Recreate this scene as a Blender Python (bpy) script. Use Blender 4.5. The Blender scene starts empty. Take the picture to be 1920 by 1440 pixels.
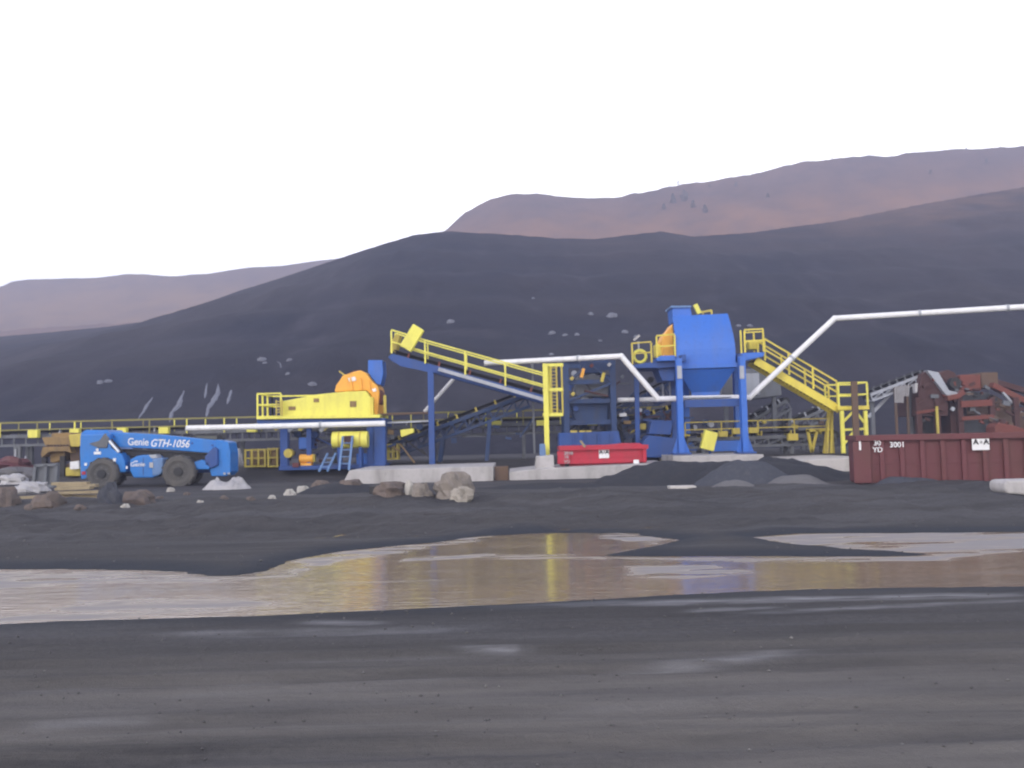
import bpy, math, random
import numpy as np
from mathutils import Vector, Matrix, noise as mnoise
R = math.radians
random.seed(7)
scene = bpy.context.scene
col = scene.collection

# ------------------------------------------------------------------ camera
F = 1700.0            # focal length in photo pixels (1920 wide)
CAM = Vector((0, 0, 1.75))
PITCH, ROLL = R(3.37), R(1.3)
fwd = Vector((0, math.cos(PITCH), math.sin(PITCH)))
up0 = Vector((0, -math.sin(PITCH), math.cos(PITCH)))
rt0 = Vector((1, 0, 0))
rt = rt0 * math.cos(ROLL) - up0 * math.sin(ROLL)
up = up0 * math.cos(ROLL) + rt0 * math.sin(ROLL)
cam_d = bpy.data.cameras.new("camera")
cam_d.sensor_width = 36
cam_d.lens = F / 1920 * 36
cam_d.clip_start = 0.1
cam_d.clip_end = 3000
cam_d.dof.use_dof = True
cam_d.dof.focus_distance = 3.2
cam_d.dof.aperture_fstop = 4.6
cam = bpy.data.objects.new("camera", cam_d)
cam.matrix_world = Matrix((
    (rt.x, up.x, -fwd.x, CAM.x), (rt.y, up.y, -fwd.y, CAM.y),
    (rt.z, up.z, -fwd.z, CAM.z), (0, 0, 0, 1)))
col.objects.link(cam)
scene.camera = cam

# ------------------------------------------------------------------ light
SUN_EL, SUN_AZ = 32, -150      # azimuth clockwise from +Y (view direction)
world = bpy.data.worlds.new("World")
scene.world = world
world.use_nodes = True
wn = world.node_tree
bg = wn.nodes["Background"]
sky = wn.nodes.new("ShaderNodeTexSky")
sky.sky_type = 'NISHITA'
sky.sun_disc = False
sky.sun_elevation = R(SUN_EL)
sky.sun_rotation = R(SUN_AZ)
sky.air_density = 1.0
sky.dust_density = 3.0
sky.ozone_density = 1.5
cloud = wn.nodes.new("ShaderNodeMix"); cloud.data_type = 'RGBA'     # even high cloud cover over the blue
cloud.inputs[0].default_value = 0.8
sep = wn.nodes.new("ShaderNodeSeparateXYZ")
ramp = wn.nodes.new("ShaderNodeMapRange"); ramp.inputs[1].default_value = 0.25; ramp.inputs[2].default_value = 0.6
tcw = wn.nodes.new("ShaderNodeTexCoord"); wn.links.new(tcw.outputs["Generated"], sep.inputs[0])
wn.links.new(sep.outputs[2], ramp.inputs[0])
cg = wn.nodes.new("ShaderNodeMix"); cg.data_type = 'RGBA'
cg.inputs[6].default_value = (20.0, 19.4, 18.8, 1); cg.inputs[7].default_value = (3.2, 3.4, 4.2, 1)
wn.links.new(ramp.outputs[0], cg.inputs[0]); wn.links.new(cg.outputs[2], cloud.inputs[7])
wn.links.new(sky.outputs[0], cloud.inputs[6])
wn.links.new(cloud.outputs[2], bg.inputs[0])
bg.inputs[1].default_value = 0.15
sun_d = bpy.data.lights.new("sun", 'SUN')
sun_d.energy = 0.6
sun_d.angle = R(16)
sun_d.color = (1.0, 0.95, 0.9)
sun = bpy.data.objects.new("sun", sun_d)
dirv = Vector((math.sin(R(SUN_AZ)) * math.cos(R(SUN_EL)), math.cos(R(SUN_AZ)) * math.cos(R(SUN_EL)), math.sin(R(SUN_EL))))
sun.rotation_euler = dirv.to_track_quat('Z', 'Y').to_euler()
col.objects.link(sun)
scene.view_settings.view_transform = 'Standard'
scene.view_settings.look = 'None'
scene.view_settings.exposure = 0.48
scene.view_settings.gamma = 1

# ------------------------------------------------------------------ helpers
def P(px, py, Y):
    u = (px - 960) / F; v = (720 - py) / F
    d = rt * u + up * v + fwd
    return CAM + d * (Y / d.y)
def G(px, py, z=0.0):
    u = (px - 960) / F; v = (720 - py) / F
    d = rt * u + up * v + fwd
    return CAM + d * ((z - CAM.z) / d.z)

ROOT = {}
def tag(o, label=None, cat=None, group=None, kind=None):
    if label: o["label"] = label
    if cat: o["category"] = cat
    if group: o["group"] = group
    if kind: o["kind"] = kind
    return o
def thing(name, label, cat, loc, group=None):
    o = bpy.data.objects.new(name, None)
    o.empty_display_size = 0.2
    col.objects.link(o)
    o.location = Vector(loc)
    ROOT[o.name] = Vector(loc)
    return tag(o, label, cat, group)
def rootloc(o):
    while o.parent: o = o.parent
    return ROOT.get(o.name, Vector((0, 0, 0)))

class MB:
    def __init__(s):
        s.v = []; s.f = []
    def add(s, vs, fs):
        n = len(s.v)
        s.v += [Vector(v) for v in vs]
        s.f += [tuple(i + n for i in f) for f in fs]
        return s
    def box(s, c, sz, rot=None):
        c = Vector(c); x, y, z = (t / 2 for t in sz)
        vs = [Vector((a * x, b * y, d * z)) for a in (-1, 1) for b in (-1, 1) for d in (-1, 1)]
        if rot is not None: vs = [rot @ v for v in vs]
        return s.add([c + v for v in vs], [(0, 1, 3, 2), (4, 6, 7, 5), (0, 4, 5, 1), (2, 3, 7, 6), (0, 2, 6, 4), (1, 5, 7, 3)])
    def beam(s, a, b, w, h=None, upv=Vector((0, 0, 1))):
        a = Vector(a); b = Vector(b); h = h or w
        d = (b - a); L = d.length
        if L < 1e-6: return s
        d /= L
        if abs(d.dot(upv)) > 0.98: upv = Vector((0, 1, 0))
        side = d.cross(upv).normalized(); u = side.cross(d)
        m = Matrix((side, d, u)).transposed()
        return s.box((a + b) / 2, (w, L, h), m)
    def ibeam(s, a, b, w, h, t=0.03, upv=Vector((0, 1, 0))):
        a = Vector(a); b = Vector(b); d = (b - a).normalized()
        side = d.cross(upv).normalized(); u = side.cross(d)
        s.beam(a + u * (h / 2), b + u * (h / 2), w, t, upv)
        s.beam(a - u * (h / 2), b - u * (h / 2), w, t, upv)
        s.beam(a, b, t, h - t - 0.004, upv)
        return s
    def tube(s, a, b, r, n=10, r2=None, caps=True):
        a = Vector(a); b = Vector(b); r2 = r if r2 is None else r2
        d = (b - a).normalized()
        q = Vector((0, 0, 1)) if abs(d.z) < 0.9 else Vector((1, 0, 0))
        e1 = d.cross(q).normalized(); e2 = d.cross(e1)
        vs = []
        for k in range(n):
            t = 2 * math.pi * k / n
            o = e1 * math.cos(t) + e2 * math.sin(t)
            vs += [a + o * r, b + o * r2]
        fs = [(2 * k, 2 * k + 1, (2 * k + 3) % (2 * n), (2 * k + 2) % (2 * n)) for k in range(n)]
        if caps: fs += [tuple(range(0, 2 * n, 2)), tuple(range(2 * n - 1, 0, -2))]
        return s.add(vs, fs)
    def path(s, pts, r, n=10):
        for a, b in zip(pts, pts[1:]): s.tube(a, b, r, n)
        for p in pts[1:-1]: s.ball(p, r * 1.02)
        return s
    def ball(s, c, r, n=8, m=6, sc=(1, 1, 1)):
        c = Vector(c); vs = [c + Vector((0, 0, r * sc[2]))]
        for i in range(1, m):
            t = math.pi * i / m
            for k in range(n):
                p = 2 * math.pi * k / n
                vs.append(c + Vector((r * sc[0] * math.sin(t) * math.cos(p), r * sc[1] * math.sin(t) * math.sin(p), r * sc[2] * math.cos(t))))
        vs.append(c - Vector((0, 0, r * sc[2])))
        fs = [(0, 1 + k, 1 + (k + 1) % n) for k in range(n)]
        for i in range(m - 2):
            for k in range(n):
                a = 1 + i * n + k; b = 1 + i * n + (k + 1) % n
                fs.append((a, a + n, b + n, b))
        l = len(vs) - 1
        fs += [(l, 1 + (m - 2) * n + (k + 1) % n, 1 + (m - 2) * n + k) for k in range(n)]
        return s.add(vs, fs)
    # pixel-defined pieces: silhouettes get their own distance and a real depth
    def prism(s, pts, Y, t):
        w = [P(x, y, Y) for x, y in pts]
        n = len(w)
        vs = w + [p + Vector((0, t, 0)) for p in w]
        fs = [tuple(range(n)), tuple(range(2 * n - 1, n - 1, -1))]
        fs += [(k, k + n, (k + 1) % n + n, (k + 1) % n) for k in range(n)]
        return s.add(vs, fs)
    def pbox(s, x0, y0, x1, y1, Y, t):
        xm, ym = (x0 + x1) / 2, (y0 + y1) / 2
        X0 = P(x0, ym, Y).x; X1 = P(x1, ym, Y).x
        Z0 = P(xm, y1, Y).z; Z1 = P(xm, y0, Y).z
        return s.box(((X0 + X1) / 2, Y + t / 2, (Z0 + Z1) / 2), (X1 - X0, t, Z1 - Z0))
    def pbeam(s, a, b, w, h=None):
        return s.beam(P(*a), P(*b), w, h)
    def post(s, px, y0, y1, Y, w, d=None):
        X = P(px, (y0 + y1) / 2, Y).x
        return s.box((X, Y, (P(px, y0, Y).z + P(px, y1, Y).z) / 2), (w, d or w, abs(P(px, y0, Y).z - P(px, y1, Y).z)))
    def build(s, name, mat, parent=None, bevel=0, smooth=False):
        off = rootloc(parent) if parent else Vector((0, 0, 0))
        me = bpy.data.meshes.new(name)
        me.from_pydata([v - off for v in s.v], [], s.f)
        me.update()
        import bmesh
        b = bmesh.new(); b.from_mesh(me)
        bmesh.ops.recalc_face_normals(b, faces=b.faces)
        b.to_mesh(me); b.free()
        if smooth:
            for p in me.polygons: p.use_smooth = True
        me.materials.append(mat)
        o = bpy.data.objects.new(name, me)
        col.objects.link(o)
        if parent: o.parent = parent
        if bevel:
            m = o.modifiers.new("bevel", 'BEVEL'); m.width = bevel; m.segments = 2
            m.limit_method = 'ANGLE'
        return o

def dup(o, delta=None, parent=None, label=None):
    c = o.copy(); col.objects.link(c); c.parent = parent
    if delta is not None:
        c.location = o.location + Vector(delta)
        if o.name in ROOT: ROOT[c.name] = Vector(c.location)
    if label: c["label"] = label
    for ch in list(o.children): dup(ch, None, c)
    return c

def text(s, p, size, mat, parent, name="lettering", slope=0, shear=0, bold=0.0, width=None):
    cu = bpy.data.curves.new("t", 'FONT')
    cu.body = s; cu.size = size; cu.shear = shear; cu.offset = bold; cu.extrude = 0.006
    cu.align_x = 'CENTER'; cu.align_y = 'CENTER'
    o = bpy.data.objects.new("t", cu); col.objects.link(o)
    me = bpy.data.meshes.new_from_object(o)
    bpy.data.objects.remove(o)
    M = Matrix.Translation(Vector(p) - rootloc(parent)) @ Matrix.Rotation(slope, 4, 'Y') @ Matrix.Rotation(R(90), 4, 'X')
    if width:
        xs = [v.co.x for v in me.vertices]; k = width / (max(xs) - min(xs))
        M = M @ Matrix.Diagonal((k, 1, 1, 1))
    me.transform(M)
    me.name = name
    me.materials.clear(); me.materials.append(mat)
    q = bpy.data.objects.new(name, me); col.objects.link(q); q.parent = parent
    return q

# ------------------------------------------------------------------ materials
def newmat(name):
    m = bpy.data.materials.new(name); m.use_nodes = True
    nt = m.node_tree
    return m, nt, nt.nodes["Principled BSDF"]
def N(nt, t, **k):
    n = nt.nodes.new(t)
    for a, b in k.items(): setattr(n, a, b)
    return n
def mixc(nt, fac, a, b):
    n = N(nt, "ShaderNodeMix", data_type='RGBA')
    for i, x in ((0, fac), (6, a), (7, b)):
        if hasattr(x, "is_output"): nt.links.new(x, n.inputs[i])
        else: n.inputs[i].default_value = x if i == 0 else (*x[:3], 1)
    return n.outputs[2]
def noise_fac(nt, scale, lo, hi, detail=4, stretch=None, rough=0.55, coord="Object"):
    tc = N(nt, "ShaderNodeTexCoord")
    v = tc.outputs[coord]
    if stretch:
        mp = N(nt, "ShaderNodeMapping"); mp.inputs["Scale"].default_value = stretch
        nt.links.new(v, mp.inputs[0]); v = mp.outputs[0]
    n = N(nt, "ShaderNodeTexNoise"); n.inputs["Scale"].default_value = scale
    n.inputs["Detail"].default_value = detail; n.inputs["Roughness"].default_value = rough
    nt.links.new(v, n.inputs["Vector"])
    mr = N(nt, "ShaderNodeMapRange"); mr.inputs[1].default_value = lo; mr.inputs[2].default_value = hi
    nt.links.new(n.outputs[0], mr.inputs[0])
    return mr.outputs[0], n.outputs[0]
def bump(nt, bs, h, strength, dist=0.02):
    b = N(nt, "ShaderNodeBump"); b.inputs["Strength"].default_value = strength
    b.inputs["Distance"].default_value = dist
    nt.links.new(h, b.inputs["Height"]); nt.links.new(b.outputs[0], bs.inputs["Normal"])
def simple(name, c, rough=0.55, metal=0, dirt=(0.10, 0.09, 0.085), amount=0.45, scale=1.6, bumps=0.15, spec=0.4):
    m, nt, bs = newmat(name)
    f, raw = noise_fac(nt, scale, 0.46, 0.78, 6, stretch=(1.6, 1.6, .5))
    f2, raw2 = noise_fac(nt, scale * 7, 0.55, 0.8, 4)
    var = mixc(nt, f2, c, tuple(x * 0.8 for x in c))
    mul = N(nt, "ShaderNodeMath", operation='MULTIPLY'); mul.inputs[1].default_value = amount
    nt.links.new(f, mul.inputs[0])
    nt.links.new(mixc(nt, mul.outputs[0], var, dirt), bs.inputs["Base Color"])
    bs.inputs["Roughness"].default_value = rough
    bs.inputs["Metallic"].default_value = metal
    bs.inputs["Specular IOR Level"].default_value = spec
    if bumps: bump(nt, bs, raw2, bumps, 0.02)
    return m

M = {}
M["yellow"] = simple("yellow_paint", (0.76, 0.71, 0.12), 0.5, dirt=(0.35, 0.27, 0.1), amount=0.35)
M["yellow2"] = simple("aged_yellow_paint", (0.52, 0.42, 0.07), 0.55, dirt=(0.25, 0.18, 0.09), amount=0.6)
M["olive"] = simple("weathered_olive_paint", (0.22, 0.20, 0.06), 0.6, dirt=(0.14, 0.11, 0.07), amount=0.6)
M["gold"] = simple("stair_yellow_paint", (0.70, 0.58, 0.08), 0.5, dirt=(0.3, 0.2, 0.08), amount=0.35)
M["blue"] = simple("blue_paint", (0.03, 0.14, 0.54), 0.4, dirt=(0.1, 0.13, 0.25), amount=0.35, scale=0.9)
M["dblue"] = simple("structural_blue_paint", (0.022, 0.07, 0.26), 0.55, dirt=(0.06, 0.07, 0.12), amount=0.5)
M["navy"] = simple("dirty_navy_paint", (0.020, 0.048, 0.135), 0.6, dirt=(0.05, 0.05, 0.065), amount=0.7)
M["tblue"] = simple("machine_blue_paint", (0.012, 0.17, 0.54), 0.4, dirt=(0.1, 0.14, 0.22), amount=0.3)
M["pblue"] = simple("faded_blue_paint", (0.12, 0.22, 0.42), 0.6)
M["orange"] = simple("orange_paint", (0.84, 0.41, 0.05), 0.5, dirt=(0.4, 0.16, 0.05), amount=0.4)
M["tan"] = simple("dusty_tan_paint", (0.26, 0.17, 0.07), 0.75, dirt=(0.10, 0.075, 0.05), amount=0.7)
M["maroon"] = simple("maroon_paint", (0.125, 0.036, 0.042), 0.6, dirt=(0.10, 0.045, 0.035), amount=0.8, scale=0.8)
M["red"] = simple("red_paint", (0.44, 0.02, 0.045), 0.5, dirt=(0.2, 0.05, 0.06), amount=0.5)
M["rust"] = simple("rusty_steel", (0.075, 0.034, 0.032), 0.85, dirt=(0.07, 0.04, 0.04), amount=0.9, scale=1.2)
M["rustb"] = simple("bright_rust_steel", (0.17, 0.052, 0.040), 0.85, dirt=(0.14, 0.06, 0.04), amount=0.8, scale=1.5)
M["white"] = simple("white_paint", (0.78, 0.78, 0.80), 0.45, dirt=(0.5, 0.48, 0.46), amount=0.4)
M["conc"] = simple("concrete", (0.44, 0.42, 0.42), 0.85, dirt=(0.18, 0.17, 0.16), amount=0.7, scale=1.1, bumps=0.4)
M["concw"] = simple("pale_concrete", (0.50, 0.47, 0.45), 0.85, dirt=(0.25, 0.23, 0.2), amount=0.6, scale=1.4, bumps=0.4)
M["grey"] = simple("grey_steel", (0.13, 0.14, 0.16), 0.6, dirt=(0.07, 0.065, 0.06), amount=0.6)
M["lgrey"] = simple("pale_grey_steel", (0.36, 0.38, 0.43), 0.5, dirt=(0.2, 0.19, 0.18), amount=0.5)
M["dark"] = simple("dark_rubber", (0.03, 0.03, 0.033), 0.8, dirt=(0.07, 0.065, 0.06), amount=0.6)
M["tyre"] = simple("dusty_tyre_rubber", (0.085, 0.082, 0.08), 0.9, dirt=(0.14, 0.125, 0.11), amount=0.7)
M["wood"] = simple("raw_timber", (0.30, 0.245, 0.155), 0.8, dirt=(0.16, 0.12, 0.08), amount=0.6, scale=3)
M["brown"] = simple("brown_primer", (0.12, 0.075, 0.05), 0.75)
M["tarp"] = simple("white_tarpaulin", (0.40, 0.39, 0.40), 0.6, dirt=(0.25, 0.24, 0.24), amount=0.6)
M["rock"] = simple("brown_rock", (0.14, 0.11, 0.095), 0.9, dirt=(0.05, 0.05, 0.055), amount=0.8, scale=2.5, bumps=0.7)
M["rock3"] = simple("pale_sandy_rock", (0.33, 0.30, 0.26), 0.9, dirt=(0.14, 0.125, 0.11), amount=0.8, scale=2.2, bumps=0.7)
M["rock2"] = simple("sandy_rock", (0.23, 0.20, 0.175), 0.9, dirt=(0.08, 0.075, 0.07), amount=0.8, scale=2.2, bumps=0.7)
M["prock"] = simple("pale_rock", (0.42, 0.40, 0.37), 0.9, dirt=(0.15, 0.14, 0.13), amount=0.7, scale=3, bumps=0.6)
M["gravel"] = simple("dark_gravel", (0.034, 0.036, 0.044), 0.9, dirt=(0.055, 0.05, 0.052), amount=0.8, scale=4, bumps=0.9, spec=0.2)
M["ggravel"] = simple("grey_gravel", (0.062, 0.066, 0.082), 0.9, dirt=(0.09, 0.09, 0.1), amount=0.8, scale=5, bumps=0.9, spec=0.2)
M["pgravel"] = simple("pale_gravel", (0.15, 0.145, 0.15), 0.9, dirt=(0.12, 0.12, 0.12), amount=0.8, scale=6, bumps=0.9, spec=0.2)
M["glass"] = simple("dark_cab_glass", (0.02, 0.03, 0.03), 0.12, dirt=(0.05, 0.05, 0.05), amount=0.3, bumps=0, spec=0.6)
M["chrome"] = simple("steel_rod", (0.65, 0.66, 0.68), 0.3, metal=0.7, amount=0.1, bumps=0)
M["bush"] = simple("bush_foliage", (0.06, 0.065, 0.045), 0.9, dirt=(0.04, 0.04, 0.03), amount=0.5, bumps=0)
M["ash"] = simple("pale_ash", (0.18, 0.19, 0.23), 0.9, dirt=(0.10, 0.10, 0.12), amount=0.7, scale=0.8, bumps=0.5)

# ------------------------------------------------------------------ numpy noise
def lattice(seed):
    return np.random.RandomState(seed).rand(256, 256)
LT = {}
def vnoise(x, y, seed=0):
    if seed not in LT: LT[seed] = lattice(seed)
    L = LT[seed]
    xi = np.floor(x).astype(int); yi = np.floor(y).astype(int)
    fx = x - xi; fy = y - yi
    fx = fx * fx * (3 - 2 * fx); fy = fy * fy * (3 - 2 * fy)
    a = L[xi % 256, yi % 256]; b = L[(xi + 1) % 256, yi % 256]
    c = L[xi % 256, (yi + 1) % 256]; d = L[(xi + 1) % 256, (yi + 1) % 256]
    return (a * (1 - fx) + b * fx) * (1 - fy) + (c * (1 - fx) + d * fx) * fy - 0.5
def fbm(x, y, oct=4, seed=0):
    s = 0; a = 1.0; t = 0
    for k in range(oct):
        s = s + a * vnoise(x * 2 ** k, y * 2 ** k, seed + k); t += a; a *= 0.5
    return s / t
def sstep(x, a, b):
    t = np.clip((x - a) / (b - a), 0, 1); return t * t * (3 - 2 * t)
def sdf(poly, X, Y):
    """signed distance to polygon, positive inside"""
    n = len(poly); d = np.full(X.shape, 1e9); ins = np.zeros(X.shape, bool)
    for k in range(n):
        ax, ay = poly[k]; bx, by = poly[(k + 1) % n]
        ex, ey = bx - ax, by - ay; L = ex * ex + ey * ey + 1e-12
        t = np.clip(((X - ax) * ex + (Y - ay) * ey) / L, 0, 1)
        d = np.minimum(d, np.hypot(X - ax - t * ex, Y - ay - t * ey))
        c = ((ay > Y) != (by > Y)) & (X < (bx - ax) * (Y - ay) / (by - ay + 1e-12) + ax)
        ins ^= c
    return np.where(ins, d, -d)
def pix_poly(pts, z=0.0):
    r = []
    for x, y in pts:
        g = G(x, y, z); r.append((g.x, g.y))
    return r
def sheet(name, xs, ys, Z, mat, attrs=None, kind='structure'):
    nx, ny = len(xs), len(ys)
    X, Yy = np.meshgrid(xs, ys)
    co = np.stack([X.ravel(), Yy.ravel(), Z.ravel()], 1).astype(np.float32)
    i = np.arange(nx - 1); j = np.arange(ny - 1)
    I, J = np.meshgrid(i, j); a = (J * nx + I).ravel()
    q = np.stack([a, a + 1, a + 1 + nx, a + nx], 1).astype(np.int32)
    me = bpy.data.meshes.new(name)
    me.vertices.add(len(co)); me.vertices.foreach_set("co", co.ravel())
    me.loops.add(q.size); me.loops.foreach_set("vertex_index", q.ravel())
    me.polygons.add(len(q)); me.polygons.foreach_set("loop_start", np.arange(0, q.size, 4, dtype=np.int32))
    me.update(calc_edges=True)
    me.polygons.foreach_set("use_smooth", np.ones(len(q), bool))
    for k, v in (attrs or {}).items():
        at = me.attributes.new(k, 'FLOAT', 'POINT'); at.data.foreach_set("value", v.ravel().astype(np.float32))
    me.materials.append(mat)
    o = bpy.data.objects.new(name, me); col.objects.link(o)
    if kind: o["kind"] = kind
    return o

# ------------------------------------------------------------------ the yard: ground and puddle
WATER = pix_poly([(-500, 1072), (0, 1070), (120, 1068), (230, 1071), (330, 1076), (390, 1083), (470, 1080), (530, 1070), (560, 1052), (640, 1036),
    (740, 1026), (830, 1018), (920, 1006), (1000, 1002), (1100, 1000), (1190, 1002), (1258, 1012), (1200, 1024),
    (1110, 1040), (1100, 1044), (1200, 1046), (1500, 1046), (1740, 1044), (1780, 1038), (1650, 1030), (1500, 1021), (1422, 1008),
    (1500, 1002), (1700, 1001), (1920, 999), (2500, 994), (2500, 1082), (1920, 1093), (1500, 1100), (1250, 1110),
    (960, 1128), (700, 1140), (480, 1148), (300, 1152), (120, 1158), (0, 1164), (-500, 1190)])
SILT_GLINT = [pix_poly(p) for p in (  # shallow silt film, its sky glint painted into the water colour
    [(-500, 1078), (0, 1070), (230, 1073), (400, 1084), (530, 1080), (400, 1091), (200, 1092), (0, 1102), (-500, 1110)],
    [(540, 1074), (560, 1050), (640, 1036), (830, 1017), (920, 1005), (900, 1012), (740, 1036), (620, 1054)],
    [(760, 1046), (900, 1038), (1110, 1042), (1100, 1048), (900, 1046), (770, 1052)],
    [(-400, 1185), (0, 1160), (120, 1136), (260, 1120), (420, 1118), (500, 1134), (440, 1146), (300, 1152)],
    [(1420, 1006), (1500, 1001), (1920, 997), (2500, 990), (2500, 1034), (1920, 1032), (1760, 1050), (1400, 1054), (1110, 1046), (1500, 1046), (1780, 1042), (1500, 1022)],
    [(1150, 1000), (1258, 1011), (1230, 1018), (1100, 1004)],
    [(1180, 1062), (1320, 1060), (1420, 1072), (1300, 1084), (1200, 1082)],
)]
# pale dried tyre tracks: (x0,y0,x1,y1,half width px, strength)
TRACKS = [(930, 1146, 1960, 1122, 4.0, .9), (1380, 1162, 1960, 1132, 3, .5), (560, 1176, 720, 1182, 4, .5), (640, 1140, 820, 1136, 3, .4),
          (860, 1224, 980, 1228, 5, .8), (1090, 1280, 1500, 1236, 7, .55), (380, 1300, 520, 1290, 6, .5), (560, 1252, 860, 1240, 6, .4),
          (40, 1378, 300, 1366, 8, .4), (0, 1316, 500, 1302, 10, .3), (1120, 1145, 1300, 1142, 3, .6), (1280, 1158, 1460, 1148, 3, .6),
          (300, 1320, 860, 1290, 8, .3), (1000, 1350, 1700, 1300, 10, .25), (300, 1200, 900, 1190, 6, .3)]
xs = np.unique(np.concatenate([np.linspace(-600, -40, 36), np.linspace(-40, -14, 80), np.linspace(-14, 14, 400), np.linspace(14, 40, 80), np.linspace(40, 600, 36)]))
ys = np.unique(np.concatenate([np.linspace(-60, 2, 30), np.linspace(2, 9, 150), np.linspace(9, 28, 300), np.linspace(28, 60, 100), np.linspace(60, 690, 60)]))
GX, GY = np.meshgrid(xs, ys)
wob = 0.4 * fbm(GX * 0.8, GY * 1.6, 5, 3) + .12 * fbm(GX * 4, GY * 6, 3, 9)
SD = sdf(WATER, GX + wob, GY + wob * 0.5)
def base_h(X, Y):
    h = 0.03 * fbm(X * 0.5, Y * 0.9, 4, 11) + 0.012 * fbm(X * 4, Y * 6, 3, 17)
    h = h + 0.16 * sstep(Y, 16.2, 20) * (0.75 + fbm(X * 0.4, Y * 0.6, 3, 5) * 2.2)
    h = h + (0.30 * fbm(X * 1.1, Y * 1.0, 5, 29) + 0.10 * np.abs(fbm(X * 3.2, Y * 2.5, 4, 33))) * sstep(Y, 15.3, 17.5) * (1 - .5 * sstep(Y, 24, 27))
    for yr, dp in ((5.1, .03), (5.65, .025), (6.7, .035), (7.3, .03), (8.2, .02)):     # tyre ruts along the haul road
        yc = yr + 0.018 * X + 0.25 * fbm(X * 0.25, X * 0 + yr, 2, 53)
        q = (Y - yc) / 0.11
        h = h - dp * np.exp(-q * q) * (1 + fbm(X * 1.5, Y, 2, 59)) + dp * .5 * np.exp(-(abs(q) - 1.7) ** 2 * 2)
    h = h * (1 - sstep(Y, 26, 30)) + sstep(Y, 26, 30) * 0.02
    h = h + 0.6 * sstep(Y, 40.3, 43)
    return h
H0 = base_h(GX, GY)
bank = sstep(SD, -0.55, 0.25)
Z = (H0 + 0.05) * (1 - bank) + (-0.07 + 0.02 * fbm(GX * 2, GY * 3, 3, 41)) * bank
pale = np.zeros_like(GX)
for x0, y0, x1, y1, hw, st in TRACKS:
    a = G(x0, y0); b = G(x1, y1)
    e = np.array([b.x - a.x, b.y - a.y]); L = e @ e
    t = ((GX - a.x) * e[0] + (GY - a.y) * e[1]) / L
    tc = np.clip(t, 0, 1)
    ym = (y0 + y1) / 2
    wd = abs(G(960, ym - hw).y - G(960, ym + hw).y) / 2
    dd = np.hypot(GX - a.x - tc * e[0], GY - a.y - tc * e[1] + 0.12 * fbm(GX * 1.2, GY * 2, 2, 7))
    fade = sstep(tc, 0, .15) * sstep(1 - tc, 0, .15)
    pale = np.maximum(pale, st * np.clip(1 - dd / (wd * 1.6), 0, 1) * (0.3 + 0.7 * fade))
wet = sstep(SD, -1.1, -0.1)

m, nt, bs = newmat("coal_gravel_ground")
f1, r1 = noise_fac(nt, 0.35, 0.35, 0.7, 6)
f2, r2 = noise_fac(nt, 1.0, 0.42, 0.68, 7, stretch=(0.28, 2.2, 1), rough=0.65)
f3, r3 = noise_fac(nt, 16, 0.38, 0.72, 8, rough=0.75)
c = mixc(nt, f1, (0.048, 0.047, 0.051), (0.070, 0.064, 0.062))
f5, r5 = noise_fac(nt, 0.6, 0.5, 0.62, 5, stretch=(0.12, 1.3, 1), rough=0.6)
m5 = N(nt, "ShaderNodeMath", operation='MULTIPLY'); m5.inputs[1].default_value = 0.5; nt.links.new(f5, m5.inputs[0])
c = mixc(nt, f2, c, (0.080, 0.076, 0.079))
c = mixc(nt, m5.outputs[0], c, (0.115, 0.112, 0.12))
mu = N(nt, "ShaderNodeMath", operation='MULTIPLY'); mu.inputs[1].default_value = 0.5; nt.links.new(f3, mu.inputs[0])
c = mixc(nt, mu.outputs[0], c, (0.026, 0.026, 0.03))
at = N(nt, "ShaderNodeAttribute", attribute_name="pale")
fp, rp = noise_fac(nt, 3.0, 0.3, 0.62, 6, stretch=(0.4, 2, 1))
mp = N(nt, "ShaderNodeMath", operation='MULTIPLY'); nt.links.new(at.outputs["Fac"], mp.inputs[0]); nt.links.new(fp, mp.inputs[1])
c = mixc(nt, mp.outputs[0], c, (0.34, 0.34, 0.36))
ar_ = N(nt, "ShaderNodeAttribute", attribute_name="road")
fr_, rr_ = noise_fac(nt, 1.0, 0.3, 0.66, 8, stretch=(0.16, 1.7, 1), rough=0.68)
m6 = N(nt, "ShaderNodeMath", operation='MULTIPLY'); nt.links.new(fr_, m6.inputs[0]); nt.links.new(ar_.outputs["Fac"], m6.inputs[1])
c = mixc(nt, m6.outputs[0], c, (0.175, 0.162, 0.150))
aw = N(nt, "ShaderNodeAttribute", attribute_name="wet")
c = mixc(nt, aw.outputs["Fac"], c, (0.031, 0.036, 0.048))
nt.links.new(c, bs.inputs["Base Color"])
bs.inputs["Roughness"].default_value = 0.85
bs.inputs["Specular IOR Level"].default_value = 0.2
bump(nt, bs, r3, 0.7, 0.05)
M["ground"] = m
sheet("ground", xs, ys, Z, m, {"pale": pale, "wet": wet, "road": sstep(-(GY - 0.02 * GX + .8 * fbm(GX * .3, GY * .8, 3, 88)), -8.4, -6.2)})

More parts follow.
